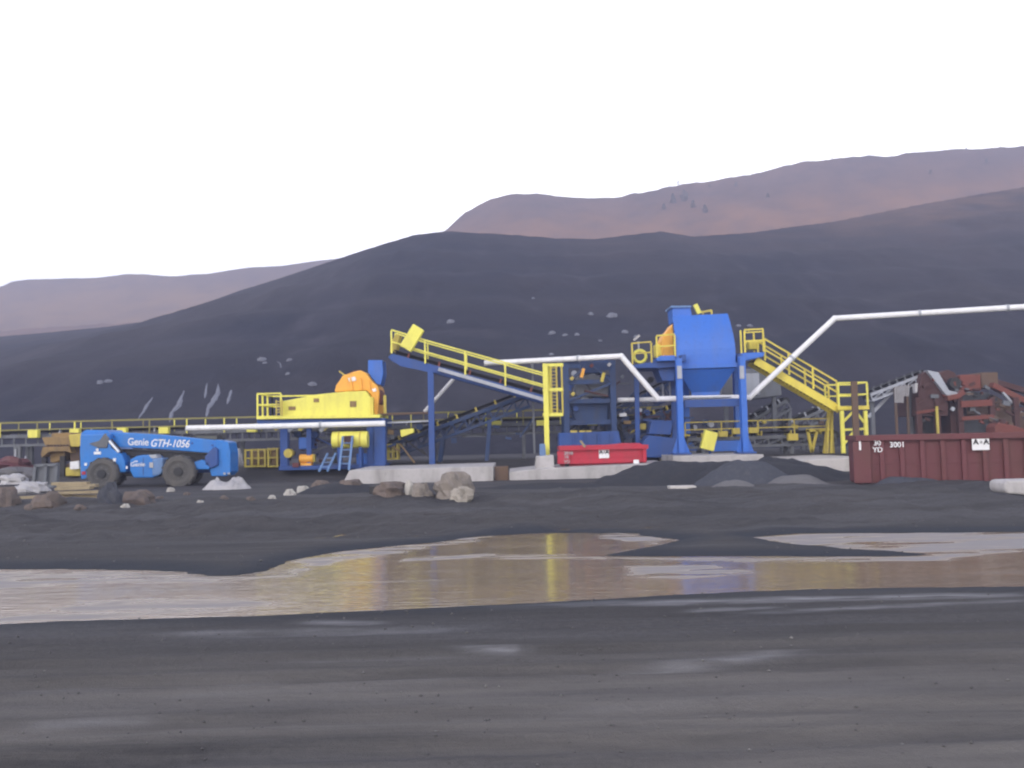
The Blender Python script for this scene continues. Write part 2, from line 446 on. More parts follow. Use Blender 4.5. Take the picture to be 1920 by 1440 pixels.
# puddle
wx = np.linspace(-16, 16, 520); wy = np.linspace(8, 17.6, 260)
WX, WY = np.meshgrid(wx, wy)
silt_glint = np.zeros_like(WX)
for p in SILT_GLINT:
    silt_glint = np.maximum(silt_glint, sstep(sdf(p, WX + 0.8 * fbm(WX * .7, WY * 2, 3, 61), WY + 0.25 * fbm(WX, WY * 3, 3, 67)), -0.18, 0.22))
silt_glint = np.clip(silt_glint * (0.75 + 3.4 * fbm(WX * 1.1, WY * 5, 6, 71)), 0, 1) * 0.85 + 0.1 * sstep(fbm(WX * .5, WY * 5, 5, 83), .05, .3)
m, nt, bs = newmat("muddy_water")
at = N(nt, "ShaderNodeAttribute", attribute_name="silt_glint")
fm, rm = noise_fac(nt, 0.5, 0.35, 0.7, 5, stretch=(0.5, 2.2, 1))
c = mixc(nt, fm, (0.245, 0.162, 0.080), (0.185, 0.13, 0.072))
fs_, rs_ = noise_fac(nt, 2.2, 0.55, 0.75, 6, stretch=(0.3, 2.5, 1), rough=0.7)
mm = N(nt, "ShaderNodeMath", operation='MULTIPLY'); mm.inputs[1].default_value = 0.45; nt.links.new(fs_, mm.inputs[0])
c = mixc(nt, mm.outputs[0], c, (0.25, 0.225, 0.20))
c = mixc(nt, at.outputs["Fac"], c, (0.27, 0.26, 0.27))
nt.links.new(c, bs.inputs["Base Color"])
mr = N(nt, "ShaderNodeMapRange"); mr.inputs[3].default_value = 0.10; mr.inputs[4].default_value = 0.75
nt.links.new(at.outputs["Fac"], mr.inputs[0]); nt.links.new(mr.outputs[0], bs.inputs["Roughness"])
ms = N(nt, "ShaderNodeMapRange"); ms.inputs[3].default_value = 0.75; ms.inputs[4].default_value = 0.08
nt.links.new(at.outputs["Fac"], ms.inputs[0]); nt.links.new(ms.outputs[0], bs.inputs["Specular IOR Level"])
fb, rb = noise_fac(nt, 7.0, 0, 1, 3, stretch=(0.22, 1.9, 1))
bump(nt, bs, rb, 0.26, 0.02)
sheet("puddle", wx, wy, np.full_like(WX, -0.004), m, {"silt_glint": silt_glint})

# loose gravel over the foreground: nobody could count it
stones = MB()
for k in range(1500):
    Yk = 3.6 + 24 * random.random() ** 1.5
    Xk = random.uniform(-0.62, 0.62) * (Yk + 1)
    r = random.uniform(0.006, 0.013) * (1 + Yk * 0.05)
    if random.random() < 0.01: r *= 2.0
    s_ = float(sdf(WATER, np.array([Xk]), np.array([Yk]))[0])
    if s_ > -0.25: continue
    zz = float(base_h(np.array([Xk]), np.array([Yk]))[0]) + 0.05
    b = float(sstep(np.array([s_]), -0.55, 0.25)[0])
    zz = zz * (1 - b) - 0.07 * b
    n0 = len(stones.v)
    j = [random.uniform(.6, 1.2) for _ in range(6)]
    c_ = Vector((Xk, Yk, zz + r * 0.25))
    stones.add([c_ + Vector((r * j[0], 0, 0)), c_ + Vector((0, r * j[1], 0)), c_ - Vector((r * j[2], 0, 0)), c_ - Vector((0, r * j[3], 0)),
                c_ + Vector((0, 0, r * .8 * j[4])), c_ - Vector((0, 0, r * .7))],
               [(0, 1, 4), (1, 2, 4), (2, 3, 4), (3, 0, 4), (1, 0, 5), (2, 1, 5), (3, 2, 5), (0, 3, 5)])
m, nt, bs = newmat("mixed_gravel_stones")
f, r_ = noise_fac(nt, 2.5, 0.5, 0.72, 3)
nt.links.new(mixc(nt, f, (0.075, 0.072, 0.074), (0.17, 0.165, 0.16)), bs.inputs["Base Color"]); bs.inputs["Roughness"].default_value = .9
tag(stones.build("loose_gravel", m), "loose gravel and stones scattered over the dark muddy yard", "gravel", kind="stuff")

# ------------------------------------------------------------------ hills
def crest_fn(pts):
    w = [P(x, y, Yc) for x, y, Yc in pts]
    X = np.array([p.x for p in w]); Zc = np.array([p.z for p in w]); Yc = np.array([p.y for p in w])
    return lambda x: (np.interp(x, X, Yc), np.interp(x, X, Zc))
front = crest_fn([(-900, 720, 230), (-200, 660, 220), (0, 631, 215), (200, 612, 205), (290, 600, 200), (350, 583, 195), (450, 545, 185), (560, 510, 178), (680, 470, 172), (730, 455, 170), (775, 440, 170), (835, 433, 170),
                  (950, 440, 172), (1050, 447, 175), (1120, 447, 176), (1240, 433, 180), (1300, 443, 182), (1400, 436, 186), (1560, 415, 195), (1750, 378, 205), (1920, 350, 215), (2300, 300, 225), (3200, 200, 240)])
def hill(X, Y, fn, Yb, power, nz, seed, back=0.3, z0=0.3):
    Yc, Zc = fn(X)
    v = np.clip((Y - Yb) / (Yc - Yb), 0, 1)
    z = z0 + (Zc - z0) * v ** power
    z = np.where(Y > Yc, Zc - (Y - Yc) * back, z)
    z = z + nz * np.minimum(v * 3, 1) * (fbm(X * 0.04, Y * 0.04, 5, seed) * 1.6 + 0.35 * fbm(X * 0.35, Y * 0.35, 4, seed + 9)) * np.where(Y > Yc, 0.4, 1 - v ** 6 * 0.75)
    return np.where(Y < Yb, -0.6, z)
def front_h(X, Y):
    z = hill(X, Y, front, 58, 1.08, 0.8, 101)
    m_ = sstep(Y, 60, 72) * (1 - sstep(Y, 150, 175))
    g = np.abs(fbm(X * 0.13 + 0.8 * fbm(X * .03, Y * .03, 2, 190), Y * 0.018, 4, 191))       # erosion gullies
    return z + m_ * (np.minimum(g, .25) * 3.2 - .3 + .45 * np.sin(z * 0.85 + 2.5 * fbm(X * .02, Y * .02, 3, 195)))
def hillmat(name, ca, cb, cc, sc, warm=None):
    m, nt, bs = newmat(name)
    f1, r1 = noise_fac(nt, sc, 0.38, 0.66, 6)
    f2, r2 = noise_fac(nt, sc * 9, 0.42, 0.7, 8, rough=0.7)
    f4, r4 = noise_fac(nt, sc * 3, 0.45, 0.75, 5, stretch=(0.35, 1.0, 3.5))
    c = mixc(nt, f1, ca, cb)
    mu = N(nt, "ShaderNodeMath", operation='MULTIPLY'); mu.inputs[1].default_value = 0.55; nt.links.new(f2, mu.inputs[0])
    c = mixc(nt, mu.outputs[0], c, cc)
    m4 = N(nt, "ShaderNodeMath", operation='MULTIPLY'); m4.inputs[1].default_value = 0.7; nt.links.new(f4, m4.inputs[0])
    c = mixc(nt, m4.outputs[0], c, cb)
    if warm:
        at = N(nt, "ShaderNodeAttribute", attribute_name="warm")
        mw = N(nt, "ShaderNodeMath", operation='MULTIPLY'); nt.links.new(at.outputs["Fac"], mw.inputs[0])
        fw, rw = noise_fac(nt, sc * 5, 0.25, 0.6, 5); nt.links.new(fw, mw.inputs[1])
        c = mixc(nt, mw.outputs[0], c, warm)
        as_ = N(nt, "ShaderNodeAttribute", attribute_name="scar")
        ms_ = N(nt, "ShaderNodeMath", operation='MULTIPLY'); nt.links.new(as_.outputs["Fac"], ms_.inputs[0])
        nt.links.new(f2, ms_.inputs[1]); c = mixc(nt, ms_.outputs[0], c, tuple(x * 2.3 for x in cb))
    nt.links.new(c, bs.inputs["Base Color"])
    bs.inputs["Roughness"].default_value = 0.95; bs.inputs["Specular IOR Level"].default_value = 0.1
    bump(nt, bs, r2, 0.8, 0.6)
    return m
hx = np.linspace(-260, 260, 420); hy = np.concatenate([np.linspace(57, 90, 60), np.linspace(91, 330, 200)])
HX, HY = np.meshgrid(hx, hy)
FY, FZ = front(HX)
SC = sstep(-np.abs(fbm(HX * 0.13 + 0.8 * fbm(HX * .03, HY * .03, 2, 190), HY * 0.018, 4, 191)), -.035, 0) * .55
HZ = front_h(HX, HY)
SC = np.maximum(SC, .5 * sstep(np.sin(HZ * .55 + 3 * fbm(HX * .015, HY * .03, 3, 197)), .8, 1) * sstep(fbm(HX * .03, HY * .05, 3, 198), -.05, .2))
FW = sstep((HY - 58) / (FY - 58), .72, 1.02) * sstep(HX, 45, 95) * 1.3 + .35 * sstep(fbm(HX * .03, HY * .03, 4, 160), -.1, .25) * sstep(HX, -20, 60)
sheet("hillside", hx, hy, front_h(HX, HY), hillmat("shaded_coal_slope", (0.016, 0.020, 0.036), (0.043, 0.040, 0.050), (0.010, 0.011, 0.016), 0.02, (0.13, 0.085, 0.072)), {"warm": FW, "scar": SC})  # coal colour with the mountain's shade over the slope put into it
backr = crest_fn([(-2000, 760, 430), (300, 600, 430), (650, 520, 430), (780, 460, 425), (835, 430, 420), (870, 398, 420), (920, 371, 420), (960, 361, 420), (1010, 360, 420), (1050, 366, 420), (1130, 370, 420), (1165, 368, 420), (1250, 350, 415),
               (1400, 327, 410), (1500, 301, 410), (1640, 289, 405), (1800, 280, 400), (1920, 274, 400), (2400, 262, 400), (3400, 240, 400)])
bx_ = np.linspace(-450, 560, 330); by_ = np.linspace(255, 520, 130)
BX, BY = np.meshgrid(bx_, by_)
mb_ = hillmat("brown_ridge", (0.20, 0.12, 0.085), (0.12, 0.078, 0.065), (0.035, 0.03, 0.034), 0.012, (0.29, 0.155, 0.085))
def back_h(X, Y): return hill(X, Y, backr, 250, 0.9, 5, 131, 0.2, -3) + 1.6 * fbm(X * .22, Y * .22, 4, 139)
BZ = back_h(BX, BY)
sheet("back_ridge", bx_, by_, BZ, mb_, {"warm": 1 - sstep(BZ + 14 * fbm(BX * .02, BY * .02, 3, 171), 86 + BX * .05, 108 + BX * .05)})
farl = crest_fn([(-1500, 560, 600), (-300, 560, 600), (0, 540, 600), (25, 527, 600), (60, 523, 600), (140, 520, 600), (250, 514, 600), (330, 517, 600), (400, 510, 600), (470, 502, 600), (600, 489, 600), (700, 478, 600), (850, 480, 600), (3000, 520, 600)])
lx = np.linspace(-590, 560, 260); ly = np.linspace(385, 680, 110)
LX, LY = np.meshgrid(lx, ly)
LZ = hill(LX, LY, farl, 380, 0.95, 5, 151, 0.2, -3)
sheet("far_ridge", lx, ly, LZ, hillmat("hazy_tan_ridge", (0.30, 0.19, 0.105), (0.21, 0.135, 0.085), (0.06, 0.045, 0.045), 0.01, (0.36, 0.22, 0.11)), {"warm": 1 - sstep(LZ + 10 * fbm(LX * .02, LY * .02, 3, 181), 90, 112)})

def on_front(px, py):
    """where the sight line of a photo pixel meets the dark hillside"""
    for Yq in np.arange(59, 230, 0.25):
        p = P(px, py, float(Yq))
        if float(front_h(np.array([p.x]), np.array([p.y]))[0]) >= p.z: return p
    return P(px, py, 170)

# ------------------------------------------------------------------ rocks, piles
def ground_z(X, Y): return float(base_h(np.array([X]), np.array([Y]))[0]) + .05
def Gh(px, py):
    for Yq in np.arange(18, 44, 0.1):
        p = P(px, py, float(Yq))
        if ground_z(p.x, p.y) >= p.z: return p
    return G(px, py)
def rock(name, label, px, py, w, h, mat, Y=None, d=None, seed=0, cat="rock", group=None, rough=0.28):
    """w,h in metres, base at pixel (px,py)"""
    p = P(px, py, Y) if Y else Gh(px, py)
    if Y: p.z = max(p.z, 0)
    mb = MB()
    mb.ball((0, 0, 0), 1, 18, 12)
    d = d or w * 0.8
    for k, v in enumerate(mb.v):
        n = v.normalized()
        q = 1 + rough * (mnoise.noise(n * 1.7 + Vector((seed * 3.1, 0, 0))) * 1.6 + mnoise.noise(n * 4.2 + Vector((0, seed * 2.3, 0))) * 0.7)
        v = n * q
        v = Vector((max(-1.15, min(1.15, v.x)), v.y, max(-.2, min(1.0, v.z))))
        mb.v[k] = Vector((v.x * w / 1.8, v.y * d / 1.8, (v.z + 0.2) * h / 1.05)) + p - Vector((0, 0, 0.05))
    o = mb.build(name, mat)
    off = p.copy()
    for v in o.data.vertices: v.co -= off
    o.location = off
    return tag(o, label, cat, group)
def pile(name, label, x0, x1, ytop, Y, depth, mat, seed=0, cat="gravel pile", z0=-0.02, peak=0.5, group=None):
    a = P(x0, ytop, Y); b = P(x1, ytop, Y); top = P((x0 + x1) / 2, ytop, Y).z
    nx, ny = 46, 22
    X = np.linspace(a.x, b.x, nx); Yy = np.linspace(Y - depth / 2, Y + depth / 2, ny)
    A, B = np.meshgrid(X, Yy)
    u = (A - a.x) / (b.x - a.x); v = (B - Yy[0]) / depth
    pu = np.where(u < peak, u / peak, (1 - u) / (1 - peak))
    r = np.clip(1.0 - np.sqrt((1 - pu) ** 2 + (2 * v - 1) ** 2), 0, 1)
    hgt = sstep(r, -0.3, 0.8); hgt = (hgt - hgt.min()) / (hgt.max() - hgt.min())
    W = z0 + (top - z0) * hgt + (0.45 * fbm(A * 1.1, B * 1.1, 4, 200 + seed) + .08 * fbm(A * 5, B * 5, 3, 300 + seed)) * (top - z0) * np.minimum(1, r * 4)
    o = sheet(name, X - (a.x + b.x) / 2, Yy - Y, W - z0, mat, kind=None)
    o.location = ((a.x + b.x) / 2, Y, z0)
    return tag(o, label, cat, group)

GP = "heaps of gravel and spoil in front of the plant"
pile("spoil_pile", "long dark gravel bank rising towards the blue tower slab", 1060, 1640, 866, 32.0, 6.0, M["gravel"], 1, z0=-0.04, peak=0.52, group=GP)
pile("spoil_pile", "dark steep mound on top of the gravel bank behind the grey cone", 1380, 1580, 857, 33.6, 3.2, M["gravel"], 11, z0=-0.02, peak=0.35, group=GP)
pile("spoil_pile", "dark shoulder of the bank between the pale slab and the thin white block", 1085, 1400, 868, 31.5, 4.4, M["gravel"], 12, z0=-0.02, peak=0.55, group=GP)
pile("gravel_pile", "grey cone of gravel in front of the two blue tower legs", 1290, 1500, 868, 29.5, 3.2, M["ggravel"], 2, z0=0.0, group=GP)
pile("gravel_pile", "small pale heap at the foot of the grey gravel cone", 1325, 1425, 900, 27.0, 1.4, M["pgravel"], 3, z0=0.06, group=GP)
pile("gravel_pile", "low pale brown heap right of the grey gravel cone", 1420, 1560, 891, 28.4, 1.8, M["pgravel"], 4, z0=0.06, group=GP)
pile("gravel_pile", "low dark heap against the side of the maroon dumpster", 1630, 1800, 894, 26.9, 1.5, M["ggravel"], 5, z0=0.0, peak=.35, group=GP)
pile("spoil_pile", "dark mound between the boulders and the concrete slab", 820, 1180, 908, 30.5, 4.0, M["gravel"], 6, z0=-0.04, peak=.6, group=GP)
pile("spoil_pile", "dark spoil heap behind the broken rocks, left of the slab", 540, 740, 906, 30.5, 3.5, M["gravel"], 7, z0=-0.04, peak=.5, group=GP)

RG = "rocks in a row before the concrete slab"
rock("boulder", "largest boulder, pale faced, in front of the concrete slab", 850, 934, 1.05, 0.66, M["rock2"], seed=1, group=RG)
rock("boulder", "pale round stone face leaning on the largest boulder", 866, 937, 0.48, 0.34, M["rock3"], seed=9, group=RG)
rock("boulder", "brown flat boulder left of the largest boulder", 732, 930, 0.85, 0.38, M["rock"], seed=2, group=RG)
rock("boulder", "dark squat rock between two brown boulders", 790, 930, 0.5, 0.36, M["rock2"], seed=3, group=RG)
rock("boulder", "low brown rock at the left end of the slab", 660, 922, 0.9, 0.4, M["rock"], seed=4, group=RG)
rock("boulder", "small brown rock behind the two white stones", 602, 920, 0.75, 0.36, M["rock"], seed=5, group=RG)
rock("white_stone", "small white stone, left of the pair", 543, 929, 0.34, 0.22, M["prock"], seed=6, group="pair of white stones")
rock("white_stone", "small white stone, right of the pair", 568, 925, 0.36, 0.26, M["prock"], seed=7, group="pair of white stones")
rock("white_stone", "white chip of stone at the brown boulder's right edge", 768, 928, 0.22, 0.4, M["prock"], seed=8)
tag(MB().pbox(692, 912, 710, 932, 27.3, 0.35).build("black_box", M["dark"], bevel=0.02), "small black box between the brown boulders", "box")
# junk on the left edge
JG = "rubble at the left edge of the yard"
rock("rubble_rock", "dark rock cut by the left edge of the picture", 8, 948, 0.75, 0.5, M["rock"], seed=21, group=JG)
rock("rubble_rock", "dark rock left of the stacked timber planks", 92, 950, 0.7, 0.4, M["rock"], seed=22, group=JG)
rock("rubble_rock", "grey rock standing right of the stacked timber planks", 205, 944, 0.55, 0.55, M["ggravel"], seed=23, group=JG)
rock("rubble_rock", "dark low rock under the telehandler's rear wheel", 262, 944, 0.8, 0.38, M["rock"], seed=24, group=JG)
rock("rubble_rock", "pale broken lump beside the grey steel panel", 26, 905, 0.9, 0.35, M["tarp"], Y=34, seed=25, group=JG)
rock("rubble_rock", "white crumpled lump left of the grey steel panel", 58, 922, 1.1, 0.35, M["tarp"], Y=31, seed=26, group=JG)
for k, (x, y, w) in enumerate([(320, 922, .3), (350, 928, .22), (300, 935, .2), (235, 952, .22), (420, 935, .2), (470, 938, .25), (510, 934, .2), (150, 955, .25), (60, 955, .3), (375, 942, .16)]):
    rock("small_stone", "small loose stone on the dirt in front of the blue telehandler", x, y, w, w * .6, M["rock"] if k % 3 else M["prock"], seed=40 + k, group="loose stones before the telehandler")
def planks(px, py, Y, spec, name, label):
    t = thing(name, label, "timber", P(px, py, Y))
    for (x0, x1, y, dy, dd) in spec:
        b = MB(); a = P(x0, y, Y + dd); c_ = P(x1, y + dy, Y + dd)
        b.beam(a, c_, 0.28, 0.09); b.build("plank", M["wood"], t, bevel=0.008)
    return t
planks(150, 940, 27.6, [(118, 188, 937, -2, 0), (124, 186, 931, -1, .3), (112, 190, 924, -2, .1), (106, 172, 917, -3, .2), (110, 182, 912, -2, .5), (100, 166, 907, -1, .6)], "plank_stack", "stack of yellowish timber planks before the telehandler's rear wheel")
planks(50, 948, 27.4, [(22, 74, 946, -1, 0), (30, 132, 934, -6, .5)], "plank_stack", "two grey loose planks lying between the left edge rocks")

# the pale tarpaulin heap
t = P(425, 920, 34.0)
nx, ny = 40, 18
X = np.linspace(-1.0, 1.0, nx); Yy = np.linspace(-.6, .6, ny); A, B = np.meshgrid(X, Yy)
r = np.clip(1 - np.sqrt((A / 1.0) ** 2 + (B / .6) ** 2), 0, 1)
W = 0.42 * (np.exp(-((A + .4) / .45) ** 2) * .75 + np.exp(-((A - .45) / .38) ** 2)) * (0.55 + .45 * sstep(r, 0, .5)) * sstep(r, 0, .12) * (1 + 1.6 * fbm(A * 5, B * 5, 4, 78)) + .25 * np.abs(fbm(A * 3, B * 3, 4, 77)) * sstep(r, 0, .3) + 0.01
o = sheet("tarpaulin", X, Yy, W, M["tarp"], kind=None); o.location = (t.x, t.y, 0.0)
tag(o, "crumpled white tarpaulin heap at the front of the blue telehandler", "tarpaulin")

# ------------------------------------------------------------------ concrete
CG = "cast concrete slabs under the plant"
def slab(label, pts, Y, depth, mat=None):
    mb = MB(); w = [P(x, y, Y) for x, y in pts]
    b = MB().prism(pts, Y, depth).build("concrete_slab", mat or M["conc"], bevel=0.02)
    return tag(b, label, "concrete slab", CG)
slab("long pale concrete foundation under the inclined conveyor", [(638, 915), (655, 882), (925, 874), (925, 930), (638, 930)], 35.6, 5.2)
slab("pale concrete foundation under the red dumpster", [(955, 918), (955, 885), (1010, 879), (1258, 868), (1258, 900), (955, 925)], 35.8, 4.2)
slab("thin concrete slab under the two blue tower legs", [(1262, 865), (1262, 855), (1432, 852), (1432, 862), (1400, 890), (1262, 890)], 38.6, 5.2)
slab("bright concrete pad beside the maroon dumpster", [(1503, 866), (1512, 862), (1610, 858), (1640, 858), (1640, 896), (1590, 894), (1520, 884)], 37.0, 6.5, M["concw"])
tag(MB().prism([(927, 875), (953, 874), (954, 912), (928, 912)], 35.9, 0.5).build("timber_post_stack", M["brown"], bevel=.02), "dark brown upright block in the gap between two slabs", "timber block")
tag(MB().prism([(1006, 856), (1038, 853), (1040, 882), (1003, 883)], 36.6, 1.2).build("concrete_block", M["conc"], bevel=.04), "grey concrete footing block under the yellow ladder post", "concrete block")
tag(MB().prism([(1256, 912), (1306, 911), (1306, 920), (1258, 921)], 25.6, 0.5).build("concrete_block", M["concw"], bevel=.03), "thin white concrete block lying left of the pale gravel heap", "concrete block")
tag(MB().prism([(1884, 906), (1890, 901), (1960, 899), (1966, 920), (1950, 930), (1890, 926), (1884, 918)], 20.5, 0.7).build("concrete_block", M["conc"], bevel=.07), "rounded pale concrete block at the right edge by the dumpster", "concrete block")
tag(MB().prism([(1012, 832), (1022, 832), (1024, 856), (1012, 856)], 37.0, 0.25).build("steel_drum_stand", M["pblue"], bevel=.01), "small pale blue box standing on the grey footing block", "box")

# ------------------------------------------------------------------ generic builders
def railing(par, pts, h, mat, n=None, sp=1.6, w=0.065, name="handrail", mids=1):
    """pts: world points along the foot of the railing"""
    rails = MB()
    for a, b in zip(pts, pts[1:]):
        for k in range(mids + 1):
            dz = Vector((0, 0, h * (1 - k / (mids + 1))))
            rails.beam(a + dz, b + dz, w, w)
    rails.build(name, mat, par)
    for a, b in zip(pts, pts[1:]):
        k = max(1, round((b - a).length / sp)) if n is None else n
        for i in range(k + (1 if b is pts[-1] or (b - pts[-1]).length < 1e-6 else 0)):
            q = a.lerp(b, i / k)
            MB().beam(q, q + Vector((0, 0, h - w / 2 - 0.003)), w * 1.1, w * 1.1).build(name + "_post", mat, par)

def conveyor(name, label, a, b, wd, dep, fm, group=None, lattice=True, idlers=1.2, belt=True, legs=(), rail=None, railh=1.0, lm=None, pulley=True, idm=None):
    """a,b: world ends of the deck centre line (low to high)"""
    t = thing(name, label, "conveyor", Vector((a.x, a.y, 0.6)), group)
    d = (b - a); L = d.length; d = d / L
    side = Vector((0, 1, 0)); upn = side.cross(d); upn = -upn if upn.z < 0 else upn
    fr = MB()
    for s in (-1, 1):
        o = side * (s * wd / 2)
        fr.beam(a + o, b + o, 0.09, 0.16)
        fr.beam(a + o - upn * dep, b + o - upn * dep, 0.09, 0.12)
        n = max(2, int(L / max(dep, .6)))
        for k in range(n + 1):
            p = a.lerp(b, k / n) + o
            fr.beam(p, p - upn * dep, 0.06, 0.06)
            if lattice and k < n:
                q = a.lerp(b, (k + 1) / n) + o
                fr.beam(p - upn * (dep - .06), q - upn * 0.08, 0.05, 0.05)
    n = max(2, int(L / 2))
    for k in range(n + 1):
        p = a.lerp(b, k / n) - upn * dep
        fr.beam(p - side * (wd / 2), p + side * (wd / 2), 0.07, 0.07)
    fr.build("frame", fm, t)
    if belt:
        bt = MB()
        for s, zz in ((0, 0.17), (0, -0.12)):
            bt.beam(a + upn * zz, b + upn * zz, wd * 0.6, 0.025)
        for s in (-1, 1):
            c1 = side * (s * wd * .39)
            m_ = Matrix((side, d, upn)).transposed() @ Matrix.Rotation(-s * R(25), 3, 'Y')
            bt.box((a + b) / 2 + c1 + upn * 0.225, (wd * .22, L, 0.02), m_)
        bt.build("belt", M["dark"], t)
    if idlers:
        n = int(L / idlers)
        for k in range(n + 1):
            p = a + d * (k + .5) * (L / (n + 1))
            i = MB()
            i.tube(p + upn * .10 - side * wd * .28, p + upn * .10 + side * wd * .28, .055, 8)
            for s in (-1, 1):
                i.tube(p + upn * .11 + side * s * wd * .3, p + upn * .24 + side * s * wd * .48, .05, 8)
                i.beam(p + upn * .08 + side * s * wd * .5, p + upn * .30 + side * s * wd * .5, 0.07, .09)
            i.build("idler", idm or M["lgrey"], t)
    if pulley:
        for p in (a, b):
            MB().tube(p - side * (wd * .45), p + side * (wd * .45), .2, 14).build("pulley", M["dark"], t, smooth=False)
    for (f, zb) in legs:
        p = a.lerp(b, f)
        for s in (-1, 1):
            q = p + side * (s * wd / 2)
            MB().ibeam(q - upn * (dep + .06), Vector((q.x, q.y, zb)), .16, .2, .025).build("leg", lm or fm, t)
    if rail:
        for s in (-1, 1):
            o = side * (s * (wd / 2 + .12))
            railing(t, [a + o + Vector((0, 0, .05)), b + o + Vector((0, 0, .05))], railh, rail, sp=2.2)
    return t

# ------------------------------------------------------------------ left long conveyor
def at_z(px, Y, z):
    """world point at column px (at mid height of the plant), depth Y and height z"""
    p = P(px, 800, Y); return Vector((p.x, Y, z))
YL = 46
lc = conveyor("long_conveyor", "long level conveyor with yellow handrails running behind the whole yard", at_z(-140, YL, 2.35), at_z(1262, YL, 2.42), 1.1, 0.45, M["grey"], idlers=1.6,
              legs=[(f, 0.55) for f in (.03, .13, .135, .3, .42, .55, .68, .8, .93)], rail=None, lm=M["grey"], lattice=False)
railing(lc, [at_z(-140, YL - .7, 2.3), at_z(1262, YL - .7, 2.36)], 0.75, M["olive"], sp=1.85, w=.055)
railing(lc, [at_z(-140, YL + .7, 2.3), at_z(1262, YL + .7, 2.36)], 0.75, M["olive"], sp=1.6, w=.045)
for o_ in lc.children:
    if o_.name.startswith("handrail_post") and random.random() < .55: o_.data.materials[0] = M["yellow"]
for (x0, y0, x1, y1) in [(52, 806, 70, 821), (130, 804, 147, 814), (219, 802, 236, 813), (297, 801, 315, 813), (462, 802, 480, 810), (922, 789, 940, 797), (1006, 788, 1022, 798), (1098, 789, 1120, 798)]:
    MB().pbox(x0, y0, x1, y1, YL - 1.1, .3).build("guard_box", M["yellow"], lc, bevel=.015)

# ------------------------------------------------------------------ yellow screen house with orange crusher
YS = 41.0
t = thing("screening_plant", "yellow housed screen on a blue steel base with railed deck", "screening plant", P(600, 880, YS))
hs = MB().prism([(530, 752), (598, 739), (650, 734), (686, 733), (694, 745), (700, 781), (530, 782)], YS, 2.3).build("housing", M["yellow"], t, bevel=.03)
for (x0, y0, x1, y1) in [(541, 762, 554, 769), (588, 747, 598, 754), (656, 752, 668, 763)]:
    MB().pbox(x0, y0, x1, y1, YS - .03, .05).build("hatch", M["tan"], hs)
lip = MB().prism([(481, 780), (712, 777), (712, 783), (481, 786)], YS - .25, 2.8).build("deck", M["yellow"], t)
MB().prism([(481, 787), (722, 784), (722, 799), (500, 802), (484, 797)], YS - .05, 2.4).build("deck_beam", M["dblue"], t, bevel=.02)
a = P(483, 780, YS - .2); b = P(527, 779, YS - .2); c = b + Vector((0, 2.5, 0)); d = a + Vector((0, 2.5, 0))
railing(t, [d, a, b], 1.0, M["yellow"], sp=.9)
railing(t, [d, P(700, 776, YS - .2) + Vector((0, 2.5, 0))], 1.0, M["yellow"], sp=2.5)
ld = MB()
for x in (518, 529):
    ld.post(x, 750, 779, YS - .35, .05)
for y in (753, 758, 763, 768, 773): ld.pbeam((518, y, YS - .35), (529, y, YS - .35), .04)
ld.build("ladder", M["yellow2"], t)
for x, w in ((532, .34), (578, .2), (712, .5), (694, .3)):
    for dy in (0, 2.2):
        MB().ibeam(Vector((P(x, 840, YS + dy).x, YS + .2 + dy, .6)), Vector((P(x, 800, YS + dy).x, YS + .2 + dy, P(x, 800, YS).z)), w, w, .04).build("column", M["dblue"], t)
MB().pbox(522, 872, 722, 880, YS - .1, 2.6).build("base_skid", M["dblue"], t, bevel=.02)
MB().pbox(668, 850, 716, 871, YS + .2, 1.6).build("base_tank", M["blue"], t, bevel=.03)
MB().pbox(560, 820, 584, 842, YS + .5, 1.2).build("motor_box", M["blue"], t, bevel=.03)
mo = MB(); pa = P(575, 860, YS + .2); mo.tube(pa - Vector((.3, 0, 0)), pa + Vector((.3, 0, 0)), .2, 16); mo.box(pa - Vector((0, 0, .28)), (.5, .4, .16))
mo.build("motor", M["orange"], t)
mo = MB(); pa = P(540, 850, YS - .05); mo.tube(pa, pa + Vector((0, .4, 0)), .2, 16); mo.build("pulley", M["yellow2"], t)
MB().pbox(580, 852, 590, 866, YS + .1, .3).build("junction_box", M["yellow2"], t, bevel=.01)
MB().pbox(548, 868, 560, 876, YS - .2, .3).build("valve_box", M["maroon"], t, bevel=.01)
for k, (x, y) in enumerate([(515, 806), (540, 808), (562, 806), (600, 809), (606, 806)]):
    q = P(x, y, YS + .1); MB().beam(q, q + Vector((.25, 0, .22)), .1, .16).build("spring_mount", M["lgrey"] if k % 2 else M["yellow2"], t)
# walkway to the right
wk = MB().pbeam((700, 778, YS + 1), (812, 774, YS + 1), .9, .08); wk.build("walkway", M["brown"], t)
wk = MB().pbeam((722, 793, YS + .8), (812, 789, YS + .8), .3, .08); wk.build("walkway_beam", M["lgrey"], t)
MB().pbox(719, 741, 724, 777, YS + .6, .1).build("walkway_post", M["yellow2"], t)
MB().prism([(750, 806), (775, 803), (776, 811), (752, 820)], YS + .5, .5).build("belt_guard", M["yellow"], t, bevel=.02)

